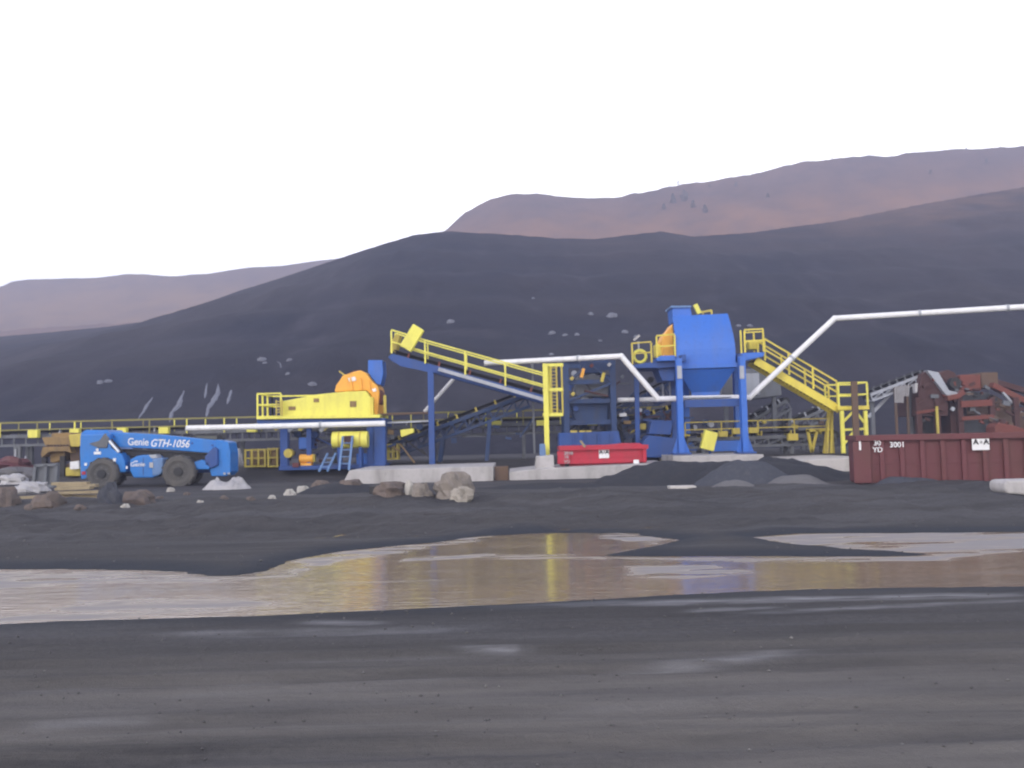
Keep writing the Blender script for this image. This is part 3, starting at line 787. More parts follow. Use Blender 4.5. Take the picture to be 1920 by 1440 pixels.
t = thing("crusher", "orange rounded crusher standing over the end of the yellow screen house", "crusher", P(670, 780, YS + .6))
MB().prism([(627, 735), (630, 722), (637, 713), (642, 704), (655, 700), (663, 697), (676, 694), (687, 700), (696, 713), (708, 724), (711, 736), (708, 777), (700, 777), (696, 742), (688, 732)], YS + .5, 1.9).build("shell", M["orange"], t, bevel=.05)
MB().prism([(708, 726), (714, 735), (716, 752), (709, 760)], YS + .7, 1.2).build("side_flange", M["rustb"], t, bevel=.02)
MB().prism([(648, 702), (664, 694), (674, 694), (660, 702)], YS + .8, 1.2).build("feed_lip", M["rust"], t, bevel=.02)
MB().prism([(652, 709), (665, 706), (668, 713), (655, 716)], YS + .45, .06).build("sign_plate", M["white"], t)
MB().prism([(697, 730), (704, 727), (706, 733), (700, 735)], YS + .45, .06).build("sign_plate", M["white"], t)
MB().pbeam((636, 696, YS + .6), (650, 706, YS + .6), .06).build("lever", M["yellow2"], t)
for x in (656, 674, 690):
    MB().prism([(x, 708 if x < 680 else 712), (x + 2.5, 708 if x < 680 else 713), (x + 5, 730), (x + 1.5, 730)], YS + .40, .12).build("rib", M["orange"], t)
MB().prism([(694, 745), (700, 745), (700, 777), (694, 777)], YS - .05, .2).build("end_plate", M["gold"], t, bevel=.01)
tag(MB().prism([(690, 675), (717, 675), (719, 700), (714, 722), (706, 720), (696, 708), (690, 698)], YS + 1.0, 1.1).build("feed_chute", M["blue"], bevel=.03), "blue feed chute standing behind the orange crusher", "chute")

t = thing("tank", "yellow horizontal drum tank under the screen house deck", "tank", P(655, 850, YS))
ta = P(624, 825, YS - .5); tb = P(690, 824, YS - .5)
MB().tube(ta, tb, .37, 24).build("shell", M["yellow"], t, smooth=False)
for f in (.2, .8):
    q = ta.lerp(tb, f); MB().box((q.x, q.y, (q.z - .33 + .6) / 2), (.12, .6, q.z - .33 - .6)).build("leg", M["dblue"], t)
    MB().tube(q - Vector((.03, 0, 0)), q + Vector((.03, 0, 0)), .385, 24).build("strap", M["yellow2"], t)
MB().pbox(645, 817, 662, 833, YS - 1.0, .15).build("hose_panel", M["rust"], t, bevel=.02)

def ladder(label, a, b, w, mat, cat="ladder", Y=None, group=None):
    A = P(*a); B = P(*b)
    t = thing("ladder", label, cat, A, group)
    for s, n in ((-1, ''), (1, '')):
        MB().beam(A + Vector((s * w / 2, 0, 0)), B + Vector((s * w / 2, 0, 0)), .09, .06).build("stile", mat, t)
    L = (B - A).length; n = int(L / .35)
    for k in range(1, n + 1):
        q = A.lerp(B, k / (n + 1)); MB().beam(q - Vector((w / 2, 0, 0)), q + Vector((w / 2, 0, 0)), .07, .045).build("rung", mat, t)
    return t
ladder("pale blue ladder leaning up against the yellow drum tank", (645, 882, YS - 1.8), (652, 818, YS - 1.1), .42, M["pblue"])
ladder("short pale blue ladder lying askew beside the taller ladder", (606, 884, YS - 1.8), (622, 850, YS - 1.1), .36, M["pblue"])

def cage(label, x0, y0, x1, y1, Y, d, mat, group, nx=2, panel=True):
    t = thing("steel_cage", label, "cage", P((x0 + x1) / 2, y1, Y + d / 2), group)
    A = P(x0, (y0 + y1) / 2, Y); B = P(x1, (y0 + y1) / 2, Y); z0 = P((x0 + x1) / 2, y1, Y).z; z1 = P((x0 + x1) / 2, y0, Y).z
    fr = MB()
    for k in range(nx + 1):
        X = A.x + (B.x - A.x) * k / nx
        for yy in (Y, Y + d): fr.box((X, yy, (z0 + z1) / 2), (.08, .08, z1 - z0))
    for zz in (z0 + .04, (z0 + z1) / 2, z1 - .04):
        for yy in (Y - .003, Y + d + .003): fr.box(((A.x + B.x) / 2, yy, zz), (B.x - A.x, .07, .07))
        for X in (A.x, B.x): fr.box((X, Y + d / 2, zz - .002), (.06, d, .06))
    fr.build("frame", mat, t)
    if panel:
        MB().box(((A.x + B.x) / 2 + .02, Y + d * .5, (z0 + z1) / 2), (abs(B.x - A.x) * .8, d * .6, (z1 - z0) * .75)).build("crate_load", M["tan"], t, bevel=.03)
    return t
CGp = "yellow steel cages behind the telehandler"
cage("wide yellow steel cage behind the telehandler's front end", 460, 842, 497, 876, 42.0, 1.0, M["yellow2"], CGp, 3)
cage("narrow yellow steel cage right of the wide one", 503, 840, 520, 876, 42.0, .9, M["yellow2"], CGp, 1)
cage("tall yellow cage between the blue columns and the incline conveyor", 727, 832, 745, 862, 42.4, .6, M["yellow2"], CGp, 2, False)
rock("sack", "dirty white sack behind the telehandler's front end", 442, 872, .6, .7, M["tarp"], Y=41.0, seed=33, cat="sack")

def clutter(par, x0, y0, x1, y1, Y, n, mats, dY=1.0):
    for k in range(n):
        x = random.uniform(x0, x1); y = random.uniform(y0, y1); q = P(x, y, Y + random.random() * dY)
        mt = M[random.choice(mats)]
        c_ = random.random()
        if c_ < .4: MB().box(q, (random.uniform(.1, .4), .15, random.uniform(.08, .3)), Matrix.Rotation(random.uniform(-.3, .3), 3, 'Y')).build("fitting", mt, par)
        elif c_ < .75:
            a_ = random.uniform(-1, 1) if c_ < .6 else random.choice((0, 1.57))
            L_ = random.uniform(.4, 1.3); MB().beam(q, q + Vector((math.cos(a_) * L_, 0, math.sin(a_) * L_)), .07, .07).build("strut", mt, par)
        else: MB().tube(q, q + Vector((0, .3, 0)), random.uniform(.08, .17), 10).build("roller", mt, par)
clutter(bpy.data.objects["screening_plant"], 533, 806, 618, 868, YS + .6, 26, ["dblue", "navy", "dark", "grey", "rust", "lgrey", "tan"])
clutter(bpy.data.objects["screening_plant"], 730, 800, 800, 850, YS + .8, 10, ["navy", "dark", "grey", "tan"])

# ------------------------------------------------------------------ inclined conveyor A
YA = 42.0
lo, hi = P(1022, 747, YA), P(738, 668, YA)
t = conveyor("inclined_conveyor", "inclined conveyor with yellow handrails, high end towards the orange crusher", lo, hi, 1.0, 0.2, M["dblue"], lattice=False, idlers=1.5, idm=M["rustb"])
for s in (-1, 1):
    o_ = Vector((0, s * .68, 0))
    railing(t, [P(1022, 746, YA) + o_, P(800, 684, YA) + o_, P(738, 665, YA) + o_], 1.08, M["yellow"], sp=1.75)
MB().beam(P(1022, 750, YA - .75), P(822, 692, YA - .75), .12, .16).build("cable_tray", M["lgrey"], t)
MB().prism([(727, 670), (735, 663), (822, 690), (828, 700), (800, 697), (750, 686)], YA - .62, .12).build("side_plate", M["dblue"], t)
bxm = MB(); q = P(773, 634, YA - .8); bxm.box(q, (.58, .35, 1.16), Matrix.Rotation(R(33), 3, 'Y')); bxm.build("drive_guard", M["yellow"], t, bevel=.03)
MB().prism([(733, 640), (742, 626), (750, 628), (741, 664), (731, 661)], YA - .4, .9).build("head_guard", M["yellow2"], t, bevel=.02)
for dy in (0, 1.2):
    X = P(809, 780, YA - .6 + dy)
    MB().ibeam(Vector((X.x, X.y, .55)), Vector((X.x, X.y, P(809, 696, X.y).z)), .26, .26, .04).build("support_leg", M["dblue"], t)

conv_b = conveyor("lower_conveyor", "dark lower conveyor rising rightwards under the inclined yellow railed one", P(735, 835, 43.6), P(985, 742, 43.6), 0.9, .55, M["navy"], idlers=1.1, legs=[(.35, .55), (.7, .55)], idm=M["yellow2"])
# diagonal pale pipes
def pipe(label, pts, r, mat=None, group=None, bands=0):
    w = [P(*p) for p in pts]
    t = thing("pipe", label, "pipe", w[0], group)
    for a_, b_ in zip(w, w[1:]): MB().tube(a_, b_, r, 14).build("pipe_run", mat or M["white"], t, smooth=False)
    for q in w[1:-1]: MB().ball(q, r * 1.12, 12, 8).build("elbow", mat or M["white"], t, smooth=True)
    for a_, b_ in zip(w, w[1:]):
        L = (b_ - a_).length; n = int(L / 4)
        for k in range(1, n + 1):
            q = a_.lerp(b_, k / (n + 1)); e = (b_ - a_).normalized() * .05
            MB().tube(q - e, q + e, r * 1.25, 14).build("coupling", M["lgrey"], t)
    return t
PG = "white pipes around the plant"
pipe("short white pipe rising steeply behind the blue support leg", [(796, 772, 44.6), (856, 704, 44.6)], .09, group=PG)
pipe("thick straight white pipe along the front of the yellow screen house", [(350, 803, 40.2), (480, 800, 40.2), (722, 794, 40.2)], .125, group=PG)
lp = pipe("long overhead white pipe dipping through the big blue tower", [(908, 681, 43.2), (1010, 676, 43.0), (1165, 668, 40.5), (1234, 748, 40.5), (1300, 747, 40.6), (1405, 745, 40.5), (1565, 597, 40.2), (2060, 567, 38.0)], .125, group=PG)
for px in (1000,): 
    MB().post(px, 678 if px < 1100 else 671, 850, 43.0 if px < 1100 else 40.9, .1).build("pipe_stand", M["grey"], lp)
pipe("short horizontal white pipe branching left under the pipe's low bend", [(1158, 750, 42.9), (1236, 749, 42.9)], .11, group=PG)

# ------------------------------------------------------------------ yellow ladder tower
YT = 37.6
t = thing("ladder_tower", "slim yellow caged ladder on a single post before the blue frame", "ladder tower", P(1028, 860, YT))
MB().post(1024, 682, 857, YT, .2, .2).build("post", M["yellow"], t)
fr = MB()
for y in (684, 730, 777):
    for dy in (0, .8):
        fr.pbeam((1019, y + 1, YT + dy), (1055, y, YT + dy), .1, .13)
    for px in (1021, 1054): fr.beam(P(px, y, YT), P(px, y, YT) + Vector((0, .8, 0)), .1, .12)
fr.build("cage_hoop", M["yellow"], t)
for px, dy in ((1054, 0), (1054, .8), (1044, .8), (1034, .8)):
    MB().post(px, 686, 776, YT + dy, .07).build("cage_bar", M["yellow2"], t)
ldr = MB()
for px in (1034, 1044): ldr.post(px, 686, 776, YT - .02, .05)
for k in range(14): ldr.pbeam((1034, 690 + k * 6.4, YT), (1044, 690 + k * 6.4, YT), .03)
ldr.build("ladder", M["yellow2"], t)
MB().pbox(1023.5, 688, 1035, 775, YT + .1, .5).build("side_panel", M["yellow"], t, bevel=.01)

# ------------------------------------------------------------------ blue frame building in the middle
YF = 42.4
t = thing("steel_frame_tower", "open blue steel frame tower under the overhead white pipe", "steel tower", P(1110, 850, YF))
for x in (1062, 1150):
    for dy in (0, 2.6):
        MB().ibeam(Vector((P(x, 760, YF).x, YF + dy, .55)), Vector((P(x, 760, YF).x, YF + dy, P(x, 676, YF).z)), .26, .26, .04).build("column", M["navy"], t)
for y in (678, 716, 752, 792, 826):
    for dy in (0, 2.6):
        MB().beam(Vector((P(1062, 760, YF).x + .14, YF + dy, P(1106, y, YF).z)), Vector((P(1150, 760, YF).x - .14, YF + dy, P(1106, y, YF).z)), .14, .2).build("beam", M["navy"], t)
for (x0, y0, x1, y1) in [(1064, 716, 1106, 680), (1106, 680, 1148, 716), (1064, 752, 1148, 718)]:
    MB().pbeam((x0, y0, YF - .16), (x1, y1, YF - .16), .08, .1).build("brace", M["navy"], t)
MB().prism([(1078, 742), (1082, 706), (1112, 700), (1142, 716), (1140, 745)], YF + .6, 1.4).build("crusher_casing", M["grey"], t, bevel=.04)
MB().prism([(1068, 756), (1140, 752), (1140, 790), (1080, 792)], YF + .4, 1.6).build("lower_casing", M["navy"], t, bevel=.03)
MB().pbox(1090, 680, 1140, 700, YF + .8, 1.2).build("top_hopper", M["navy"], t, bevel=.03)
for (x, y, r_, mt) in [(1090, 708, .1, "orange"), (1128, 716, .12, "yellow2"), (1070, 712, .09, "yellow2"), (1072, 741, .12, "yellow2"), (1107, 688, .1, "rustb"), (1140, 686, .08, "tarp")]:
    q = P(x, y, YF - .2); MB().beam(q, q + Vector((.12, 0, .42 if y in (708, 716) else .12)), .14, .14).build("bracket", M[mt], t)
MB().pbeam((1096, 733, YF - .1), (1140, 743, YF - .1), .3, .08).build("chute_lip", M["rust"], t)
clutter(t, 1066, 690, 1146, 800, YF + .2, 34, ["navy", "navy", "dark", "grey", "dblue", "rust", "lgrey"], 1.6)
# base tanks between the frame and the big tower
BG = "blue steel base boxes behind the red dumpster"
tb_ = thing("base_box", "long dark blue base box behind the red dumpster's left half", "steel box", P(1095, 852, 41.4), BG)
MB().prism([(1048, 812), (1160, 808), (1168, 845), (1168, 858), (1048, 858)], 41.0, 1.2).build("shell", M["dblue"], tb_, bevel=.03)
for x in (1076, 1098, 1122, 1146): MB().post(x, 813, 850, 40.97, .07).build("stiffener", M["dblue"], tb_)
for x0 in (1070, 1087, 1097): MB().pbox(x0, 807, x0 + 12, 811, 41.05, .3).build("lifting_lug", M["yellow2"], tb_)
t2 = thing("base_box", "dark blue wedge shaped box between the red dumpster and blue tower leg", "steel box", P(1240, 852, 41.8), BG)
MB().prism([(1205, 830), (1216, 816), (1268, 822), (1268, 858), (1205, 858)], 41.6, 1.4).build("shell", M["dblue"], t2, bevel=.03)
MB().prism([(1222, 790), (1262, 788), (1258, 815), (1216, 814)], 42.2, 1.0).build("chute", M["dblue"], t2, bevel=.03)
conv_m = conveyor("middle_conveyor", "short dark conveyor between the blue frame and the big blue tower", P(1165, 800, 43.8), P(1262, 768, 43.8), .9, .6, M["navy"], idlers=.8, idm=M["yellow2"], legs=[(.2, .55), (.8, .55)])
for k, (x, y, mt) in enumerate([(1168, 778, "white"), (1196, 776, "rustb"), (1200, 769, "white"), (1176, 792, "tan"), (1204, 800, "yellow2")]):
    q = P(x, y, 43.0); MB().box(q, (.34 if k != 2 else .15, .2, .16 if k != 4 else .28)).build("bracket_box", M[mt], conv_m, bevel=.02)
clutter(conv_m, 1158, 765, 1262, 828, 43.0, 34, ["navy", "dark", "grey", "dblue", "rust", "lgrey", "yellow2"], 1.0)
clutter(conv_b, 830, 792, 985, 826, 43.2, 14, ["navy", "dark", "grey", "navy"], .8)
for x in (1243, 1256):
    MB().post(x, 715, 748, 43.2, .07).build("hanger", M["lgrey"], conv_m)

conveyor("crossing_conveyor", "dark truss conveyor rising right behind the open blue frame tower", P(1050, 822, 46.8), P(1268, 712, 46.8), .9, .7, M["navy"], idlers=1.2, idm=M["grey"], legs=[(.3, .6), (.75, .6)])
clutter(conv_m, 1160, 700, 1262, 765, 44.6, 12, ["navy", "navy", "dark", "dblue", "grey"], 1.0)

# ------------------------------------------------------------------ big blue tower
YB = 40.4
t = thing("bin_tower", "tall blue steel tower carrying a large blue hooded bin", "bin tower", P(1330, 855, YB))
def leg(px0, px1, ytop, ybot, Y):
    m_ = MB()
    a_ = P(px1, ybot, Y); b_ = P(px1, ytop, Y)
    b_.x = P(px0, ytop, Y).x * .35 + a_.x * .65
    m_.ibeam(a_, b_, .25, .32, .045, Vector((0, 1, 0)))
    o_ = m_.build("leg", M["blue"], t)
    MB().box((a_.x, a_.y, a_.z + .04), (.8, .8, .08)).build("base_plate", M["dblue"], o_)
    g = MB()
    for s in (-1, 1):
        g.add([a_ + Vector((s * .15, -.03, .08)), a_ + Vector((s * .38, -.03, .08)), a_ + Vector((s * .15, -.03, .75)), a_ + Vector((s * .15, .03, .08)), a_ + Vector((s * .38, .03, .08)), a_ + Vector((s * .15, .03, .75))],
              [(0, 1, 2), (3, 5, 4), (0, 3, 4, 1), (1, 4, 5, 2), (2, 5, 3, 0)])
    g.build("gusset", M["blue"], o_)
    return b_
tl = leg(1274, 1277, 672, 852, YB - .4); tr = leg(1390, 1397, 668, 850, YB - .4)
leg(1285, 1289, 672, 845, YB + 3.4); leg(1378, 1385, 668, 843, YB + 3.4)
for px in (1274, 1391):
    sp = MB().post(px, 686, 710, YB - .62, .2, .04); sp.build("splice_plate", M["lgrey"], t)
# beams
for (x0, y0, x1, y1, dy, h) in [(1268, 673, 1398, 668, 3.4, .3), (1283, 757, 1392, 754, -.15, .34), (1283, 757, 1392, 754, 3.2, .3)]:
    MB().beam(P(x0, y0, YB + dy), P(x1, y1, YB + dy), .22, h).build("cross_beam", M["dblue"], t)
MB().beam(P(1283, 746, YB - .1), P(1370, 744, YB - .1), .3, .06).build("grating", M["lgrey"], t)
for px in (1282, 1388):
    MB().beam(P(px, 671, YB - .2), P(px, 671, YB - .2) + Vector((0, 3.6, 0)), .2, .3).build("side_beam", M["dblue"], t)
# hooded bin: lofted rings
def loft(rings):
    m_ = MB(); vs = []; fs = []
    for (py, xl, xr, yf, yb) in rings:
        A = P(xl, py, YB); B = P(xr, py, YB); z = P((xl + xr) / 2, py, YB).z
        cx, cy = P(1323, 680, YB).x, YB + 1.5; rm = Matrix.Rotation(R(-11), 2)
        for (X_, Y_) in ((A.x, yf), (B.x, yf), (B.x - .25, yb), (A.x + .25, yb)):
            w_ = rm @ Vector((X_ - cx, Y_ - cy)); vs.append(Vector((w_.x + cx + .26, w_.y + cy, z)))
    for k in range(len(rings) - 1):
        for i in range(4):
            a_ = k * 4 + i; b_ = k * 4 + (i + 1) % 4
            fs.append((a_, b_, b_ + 4, a_ + 4))
    fs += [(0, 3, 2, 1), tuple(len(vs) - 4 + i for i in range(4))]
    return m_.add(vs, fs)
rings = []
for k in range(11):
    u = k / 10; py = 586 + u * 96
    yf = YB + .15 + 0.55 * (1 - math.sin(min(1, u * 1.25) * math.pi / 2)) ** 1.0
    xl = 1262 + 8 * u + 1.5 * math.sin(u * 3); xr = 1366 + 14 * math.sin(min(1, u * 1.1) * math.pi / 2)
    rings.append((py, xl, xr, yf, YB + 2.6))
hood = loft(rings).build("hood", M["blue"], t, bevel=.03)
fl = loft([(681, 1270, 1382, YB + .05, YB + 2.7), (690, 1271, 1382, YB + .05, YB + 2.7)]).build("flange", M["blue"], t, bevel=.015)
hp = loft([(691, 1273, 1380, YB + .15, YB + 2.6), (733, 1298, 1352, YB + .95, YB + 2.1), (740, 1298, 1352, YB + .95, YB + 2.1)]).build("hopper", M["blue"], t, bevel=.02)
hd = MB().prism([(1260, 574), (1294, 574), (1297, 588), (1300, 600), (1263, 604)], YB + 1.2, 1.3).build("inlet_chute", M["blue"], t, bevel=.03)
MB().pbox(1258, 573, 1296, 576.5, YB + 1.1, 1.5).build("chute_rim", M["pblue"], hd)
for dx in (1300, 1322, 1345): 
    pass
tp = MB(); tp.beam(P(1303, 571, YB + 1.4), P(1311, 588, YB + 1.4), .2, .2); tp.build("top_lever", M["yellow"], t)
tp = MB(); tp.pbeam((1311, 586, YB + 1.4), (1334, 582, YB + 1.4), .09); tp.post(1334, 581, 592, YB + 1.4, .08); tp.post(1318, 583, 592, YB + 1.4, .06); tp.build("top_rail", M["yellow2"], t)
# orange machine & left platform
lp_ = thing("left_platform", "raised blue platform with yellow railings left of the blue bin", "platform", P(1225, 690, YB + 1))
lp_.name = "access_platform"; ROOT[lp_.name] = lp_.location.copy()
MB().prism([(1230, 672), (1240, 667), (1266, 666), (1266, 676), (1232, 677)], YB + .2, 2.6).build("deck", M["blue"], lp_, bevel=.02)
MB().prism([(1188, 684), (1232, 677), (1266, 677), (1266, 688), (1236, 690), (1190, 690)], YB + .5, 2.2).build("deck_beam", M["dblue"], lp_, bevel=.02)
MB().prism([(1232, 690), (1266, 690), (1264, 714), (1242, 714)], YB + .8, 1.6).build("under_hopper", M["dblue"], lp_, bevel=.02)
for x in (1193, 1262):
    MB().ibeam(Vector((P(x, 760, YB + 2.2).x, YB + 2.2, .6)), Vector((P(x, 690, YB + 2.2).x, YB + 2.2, P(x, 689, YB + 2.2).z)), .2, .2, .03).build("column", M["dblue"], lp_)
railing(lp_, [P(1186, 683, YB + 2.8), P(1186, 683, YB + .5), P(1222, 680, YB + .5)], .95, M["yellow2"], sp=.8)
railing(lp_, [P(1232, 671, YB + .4), P(1266, 668, YB + .4)], 1.0, M["gold"], sp=.85, mids=1)
ring = MB()
q0 = P(1200, 668, YB + .9)
for k in range(12):
    a1 = 2 * math.pi * k / 12; a2 = 2 * math.pi * (k + 1) / 12
    ring.tube(q0 + Vector((.28 * math.cos(a1), 0, .28 * math.sin(a1))), q0 + Vector((.28 * math.cos(a2), 0, .28 * math.sin(a2))), .07, 8)
ring.build("wheel_guard", M["yellow"], lp_)
MB().pbox(1196, 640, 1199, 655, YB + .9, .08).build("lamp_post", M["lgrey"], lp_)
MB().pbeam((1188, 638, YB + .9), (1199, 629, YB + .9), .12, .1).build("lamp_head", M["tarp"], lp_)
t3 = thing("rotary_crusher", "orange wedge shaped machine beside the blue bin on the platform", "crusher", P(1250, 668, YB + 1.6))
MB().prism([(1243, 668), (1240, 640), (1245, 627), (1256, 615), (1262, 606), (1264, 668)], YB + 1.2, 1.4).build("shell", M["orange"], t3, bevel=.04)
MB().pbox(1230, 645, 1244, 668, YB + 1.5, .8).build("motor", M["gold"], t3, bevel=.04)
# right platform
rp = thing("access_platform", "raised blue platform with yellow railings at the top of the stairs", "platform", P(1410, 670, YB + 1))
MB().prism([(1386, 668), (1390, 662), (1434, 660), (1432, 668), (1400, 676), (1386, 678)], YB + .1, 2.6).build("deck", M["blue"], rp, bevel=.02)
railing(rp, [P(1390, 662, YB + 2.4), P(1390, 662, YB + .2)], 1.0, M["gold"], sp=1.1)
railing(rp, [P(1397, 661, YB + .15), P(1432, 659, YB + .15), P(1432, 659, YB + 1.4)], 1.02, M["gold"], sp=.9)
railing(rp, [P(1397, 661, YB + 2.5), P(1432, 659, YB + 2.5)], .95, M["gold"], sp=.45)
MB().pbox(1404, 640, 1424, 655, YB + 1.8, .5).build("motor_cover", M["gold"], rp, bevel=.05)
# stairs
st = thing("staircase", "long straight yellow staircase descending right from the blue tower", "stairs", P(1560, 760, YB + 1))
sa, sb = (1416, 676, YB + .4), (1574, 768, YB + .4)
for dy in (0, 1.0):
    v = Vector((0, dy, 0))
    MB().beam(P(*sa) + v, P(*sb) + v, .08, .34).build("stringer", M["gold"], st)
A, B = P(*sa), P(*sb)
for k in range(24):
    q = A.lerp(B, (k + .5) / 24) + Vector((0, .5, .05)); MB().box(q, (.24, .90, .04)).build("tread", M["brown"], st)
for dy in (-.06, 1.06):
    railing(st, [P(1434, 681, YB + .4) + Vector((0, dy, .12)), P(1570, 761, YB + .4) + Vector((0, dy, .12))], .98, M["gold"], sp=1.15)
# landing tower
lt = thing("landing_tower", "yellow braced landing tower at the foot of the long staircase", "landing tower", P(1600, 850, YB + 1))
for x, yb_ in ((1578, 852), (1622, 848)):
    for dy in (0, 1.6):
        q = P(x, 770, YB + .1 + dy); MB().box((q.x, q.y, (q.z + .72) / 2), (.15, .15, q.z - .72)).build("leg", M["yellow"], lt)
MB().pbox(1571, 761, 1630, 768, YB, 1.8).build("landing_deck", M["gold"], lt)
for dy in (0, 1.6):
    for (a_, b_) in (((1580, 792, 0), (1602, 769, 0)), ((1620, 792, 0), (1602, 769, 0)), ((1580, 835, 0), (1602, 808, 0)), ((1620, 835, 0), (1602, 808, 0)), ((1580, 806, 0), (1620, 804, 0))):
        MB().pbeam((a_[0], a_[1], YB + .1 + dy), (b_[0], b_[1], YB + .1 + dy), .08, .1).build("brace", M["yellow"], lt)
railing(lt, [P(1573, 762, YB + .05), P(1627, 761, YB + .05), P(1627, 761, YB + .05) + Vector((0, 1.7, 0)), P(1573, 762, YB + .05) + Vector((0, 1.7, 0))], 1.05, M["yellow"], sp=1.3)
for (x0, x1) in ((1553, 1568), (1560, 1575)):
    q = P(x0, 770, YB + 1.9); MB().beam(P(x0, 770, YB + 1.8), P(x0 - 2, 850, YB + 1.8), .1, .1).build("rear_post", M["yellow2"], lt)
tag(MB().post(1604, 715, 850, YB - .4, .26, .12).build("steel_post", M["brown"]), "brown steel post standing in front of the yellow landing tower", "post")
# grey tank behind
gt = thing("settling_tank", "pale grey boxy tank behind the blue tower and stairs", "tank", P(1420, 800, 48))
MB().prism([(1350, 750), (1362, 700), (1380, 692), (1462, 690), (1466, 742), (1400, 750)], 47, 3).build("shell", M["grey"], gt, bevel=.06)
MB().pbox(1392, 700, 1424, 740, 46.95, .06).build("side_panel", M["lgrey"], gt, bevel=.02)
for x in (1362, 1452):
    for dy in (0.3, 2.5): MB().post(x, 752 if x < 1400 else 744, 815, 47 + dy, .2).build("leg", M["grey"], gt)

# yellow guard box hanging under the bin
yg = thing("drive_guard", "tilted yellow drive guard box under the blue bin", "guard box", P(1325, 845, 41.0))
q = P(1329, 826, 41.0)
bm = MB().box(q, (.6, .35, .85), Matrix.Rotation(R(16), 3, 'Y')); bm.build("cover", M["yellow"], yg, bevel=.03)
MB().beam(q + Vector((.1, .3, -.3)), Vector((q.x + .1, q.y + .3, .75)), .1, .1).build("stand", M["dblue"], yg)
# lower right conveyors
cr = conveyor("lower_conveyor", "low conveyor with yellow railings running right from under the blue bin", P(1285, 824, 44.0), P(1560, 816, 44.0), 1.0, .4, M["grey"], idlers=1.5, rail=None, legs=[(.1, .6), (.4, .6), (.7, .6), (.95, .6)], idm=M["yellow2"])
railing(cr, [P(1285, 820, 43.3), P(1558, 812, 43.3)], .7, M["yellow2"], sp=1.7, w=.05)
for (x0, y0, x1, y1) in ((1348, 808, 1365, 819), (1374, 803, 1388, 814), (1478, 813, 1497, 826), (1404, 803, 1420, 812)):
    MB().pbox(x0, y0, x1, y1, 43.0, .25).build("guard_box", M["yellow2"], cr, bevel=.015)
MB().pbox(1335, 826, 1388, 846, 43.2, .8).build("blue_base", M["blue"], cr, bevel=.02)
clutter(cr, 1288, 792, 1388, 828, 43.4, 24, ["navy", "dark", "grey", "yellow2", "dblue", "lgrey"], 1.0)
clutter(cr, 1400, 790, 1550, 830, 44.0, 20, ["dark", "grey", "grey", "brown", "yellow2"], 1.0)
conveyor("rear_conveyor", "grey inclined conveyor behind the long yellow staircase", P(1405, 790, 50.0), P(1470, 752, 50.0), .9, .5, M["grey"], idlers=1.1, legs=[(.95, .6)])
conveyor("rear_conveyor", "grey conveyor climbing left behind the yellow stair foot", P(1470, 800, 50.0), P(1545, 766, 50.0), .9, .5, M["grey"], idlers=1.1, legs=[(.5, .6)])
tr_ = thing("trestle", "yellow splayed trestle legs left of the landing tower", "trestle", P(1520, 850, 43.5))
for (a_, b_) in (((1522, 848), (1514, 806)), ((1522, 848), (1532, 806)), ((1545, 850), (1552, 790)), ((1562, 850), (1558, 775))):
    MB().pbeam((*a_, 43.0), (*b_, 43.0), .12, .12).build("leg", M["yellow2"], tr_)
MB().pbeam((1512, 807, 43.0), (1556, 805, 43.0), .12, .14).build("top_beam", M["yellow2"], tr_)

# ------------------------------------------------------------------ right: grey conveyor & rusty plant
YR = 52
gc = conveyor("grey_conveyor", "grey inclined conveyor rising right towards the rusty plant", P(1626, 741, YR), P(1728, 702, YR), 1.0, .35, M["lgrey"], idlers=.55, idm=M["grey"])
MB().pbeam((1628, 782, YR), (1686, 722, YR), .14, .16).build("stay", M["lgrey"], gc)
MB().post(1706, 714, 815, YR, .2).build("leg", M["grey"], gc)
MB().post(1636, 742, 815, YR, .2).build("leg", M["grey"], gc)
rpn = thing("old_crusher_plant", "rust red old crushing plant rising behind the maroon dumpster", "crushing plant", P(1800, 815, YR))
MB().prism([(1728, 702), (1740, 694), (1762, 730), (1778, 758), (1778, 780), (1722, 780), (1722, 732)], YR - 1, 2.8).build("hopper", M["rust"], rpn, bevel=.04)
MB().prism([(1738, 694), (1760, 698), (1780, 732), (1798, 736), (1794, 744), (1774, 741)], YR - 1.3, .5).build("sloped_cover", M["lgrey"], rpn, bevel=.03)
MB().prism([(1760, 700), (1778, 693), (1790, 698), (1800, 712), (1796, 730), (1782, 730)], YR - .8, 1.6).build("upper_chute", M["rust"], rpn, bevel=.05)
MB().pbox(1800, 702, 1840, 733, YR - 1.0, 2.0).build("gearbox", M["rustb"], rpn, bevel=.08)
mo = MB(); q = P(1792, 718, YR - 1.2); mo.tube(q, q + Vector((0, .6, 0)), .32, 18); mo.build("flywheel", M["dark"], rpn)
MB().pbox(1840, 698, 1872, 728, YR - .4, 1.6).build("engine_house", M["brown"], rpn, bevel=.05)
MB().prism([(1776, 742), (1796, 738), (1806, 730), (1812, 738), (1798, 748), (1778, 752)], YR - 1.4, .8).build("spout", M["rustb"], rpn, bevel=.04)
MB().pbeam((1800, 758, YR - 1.1), (1858, 755, YR - 1.1), .3, .36).build("girder", M["rustb"], rpn)
MB().pbeam((1802, 785, YR - 1.1), (1862, 781, YR - 1.1), .25, .22).build("girder", M["rustb"], rpn)
MB().pbeam((1718, 774, YR - 1.1), (1752, 769, YR - 1.1), .2, .16).build("girder", M["rustb"], rpn)
for x in (1722, 1757, 1800, 1860, 1905):
    for dy in (-1.0, 1.2):
        MB().post(x, 745, 822, YR + dy, .28).build("column", M["rust"], rpn)
MB().pbox(1782, 750, 1800, 812, YR - .6, 1.2).build("discharge_chute", M["rust"], rpn, bevel=.03)
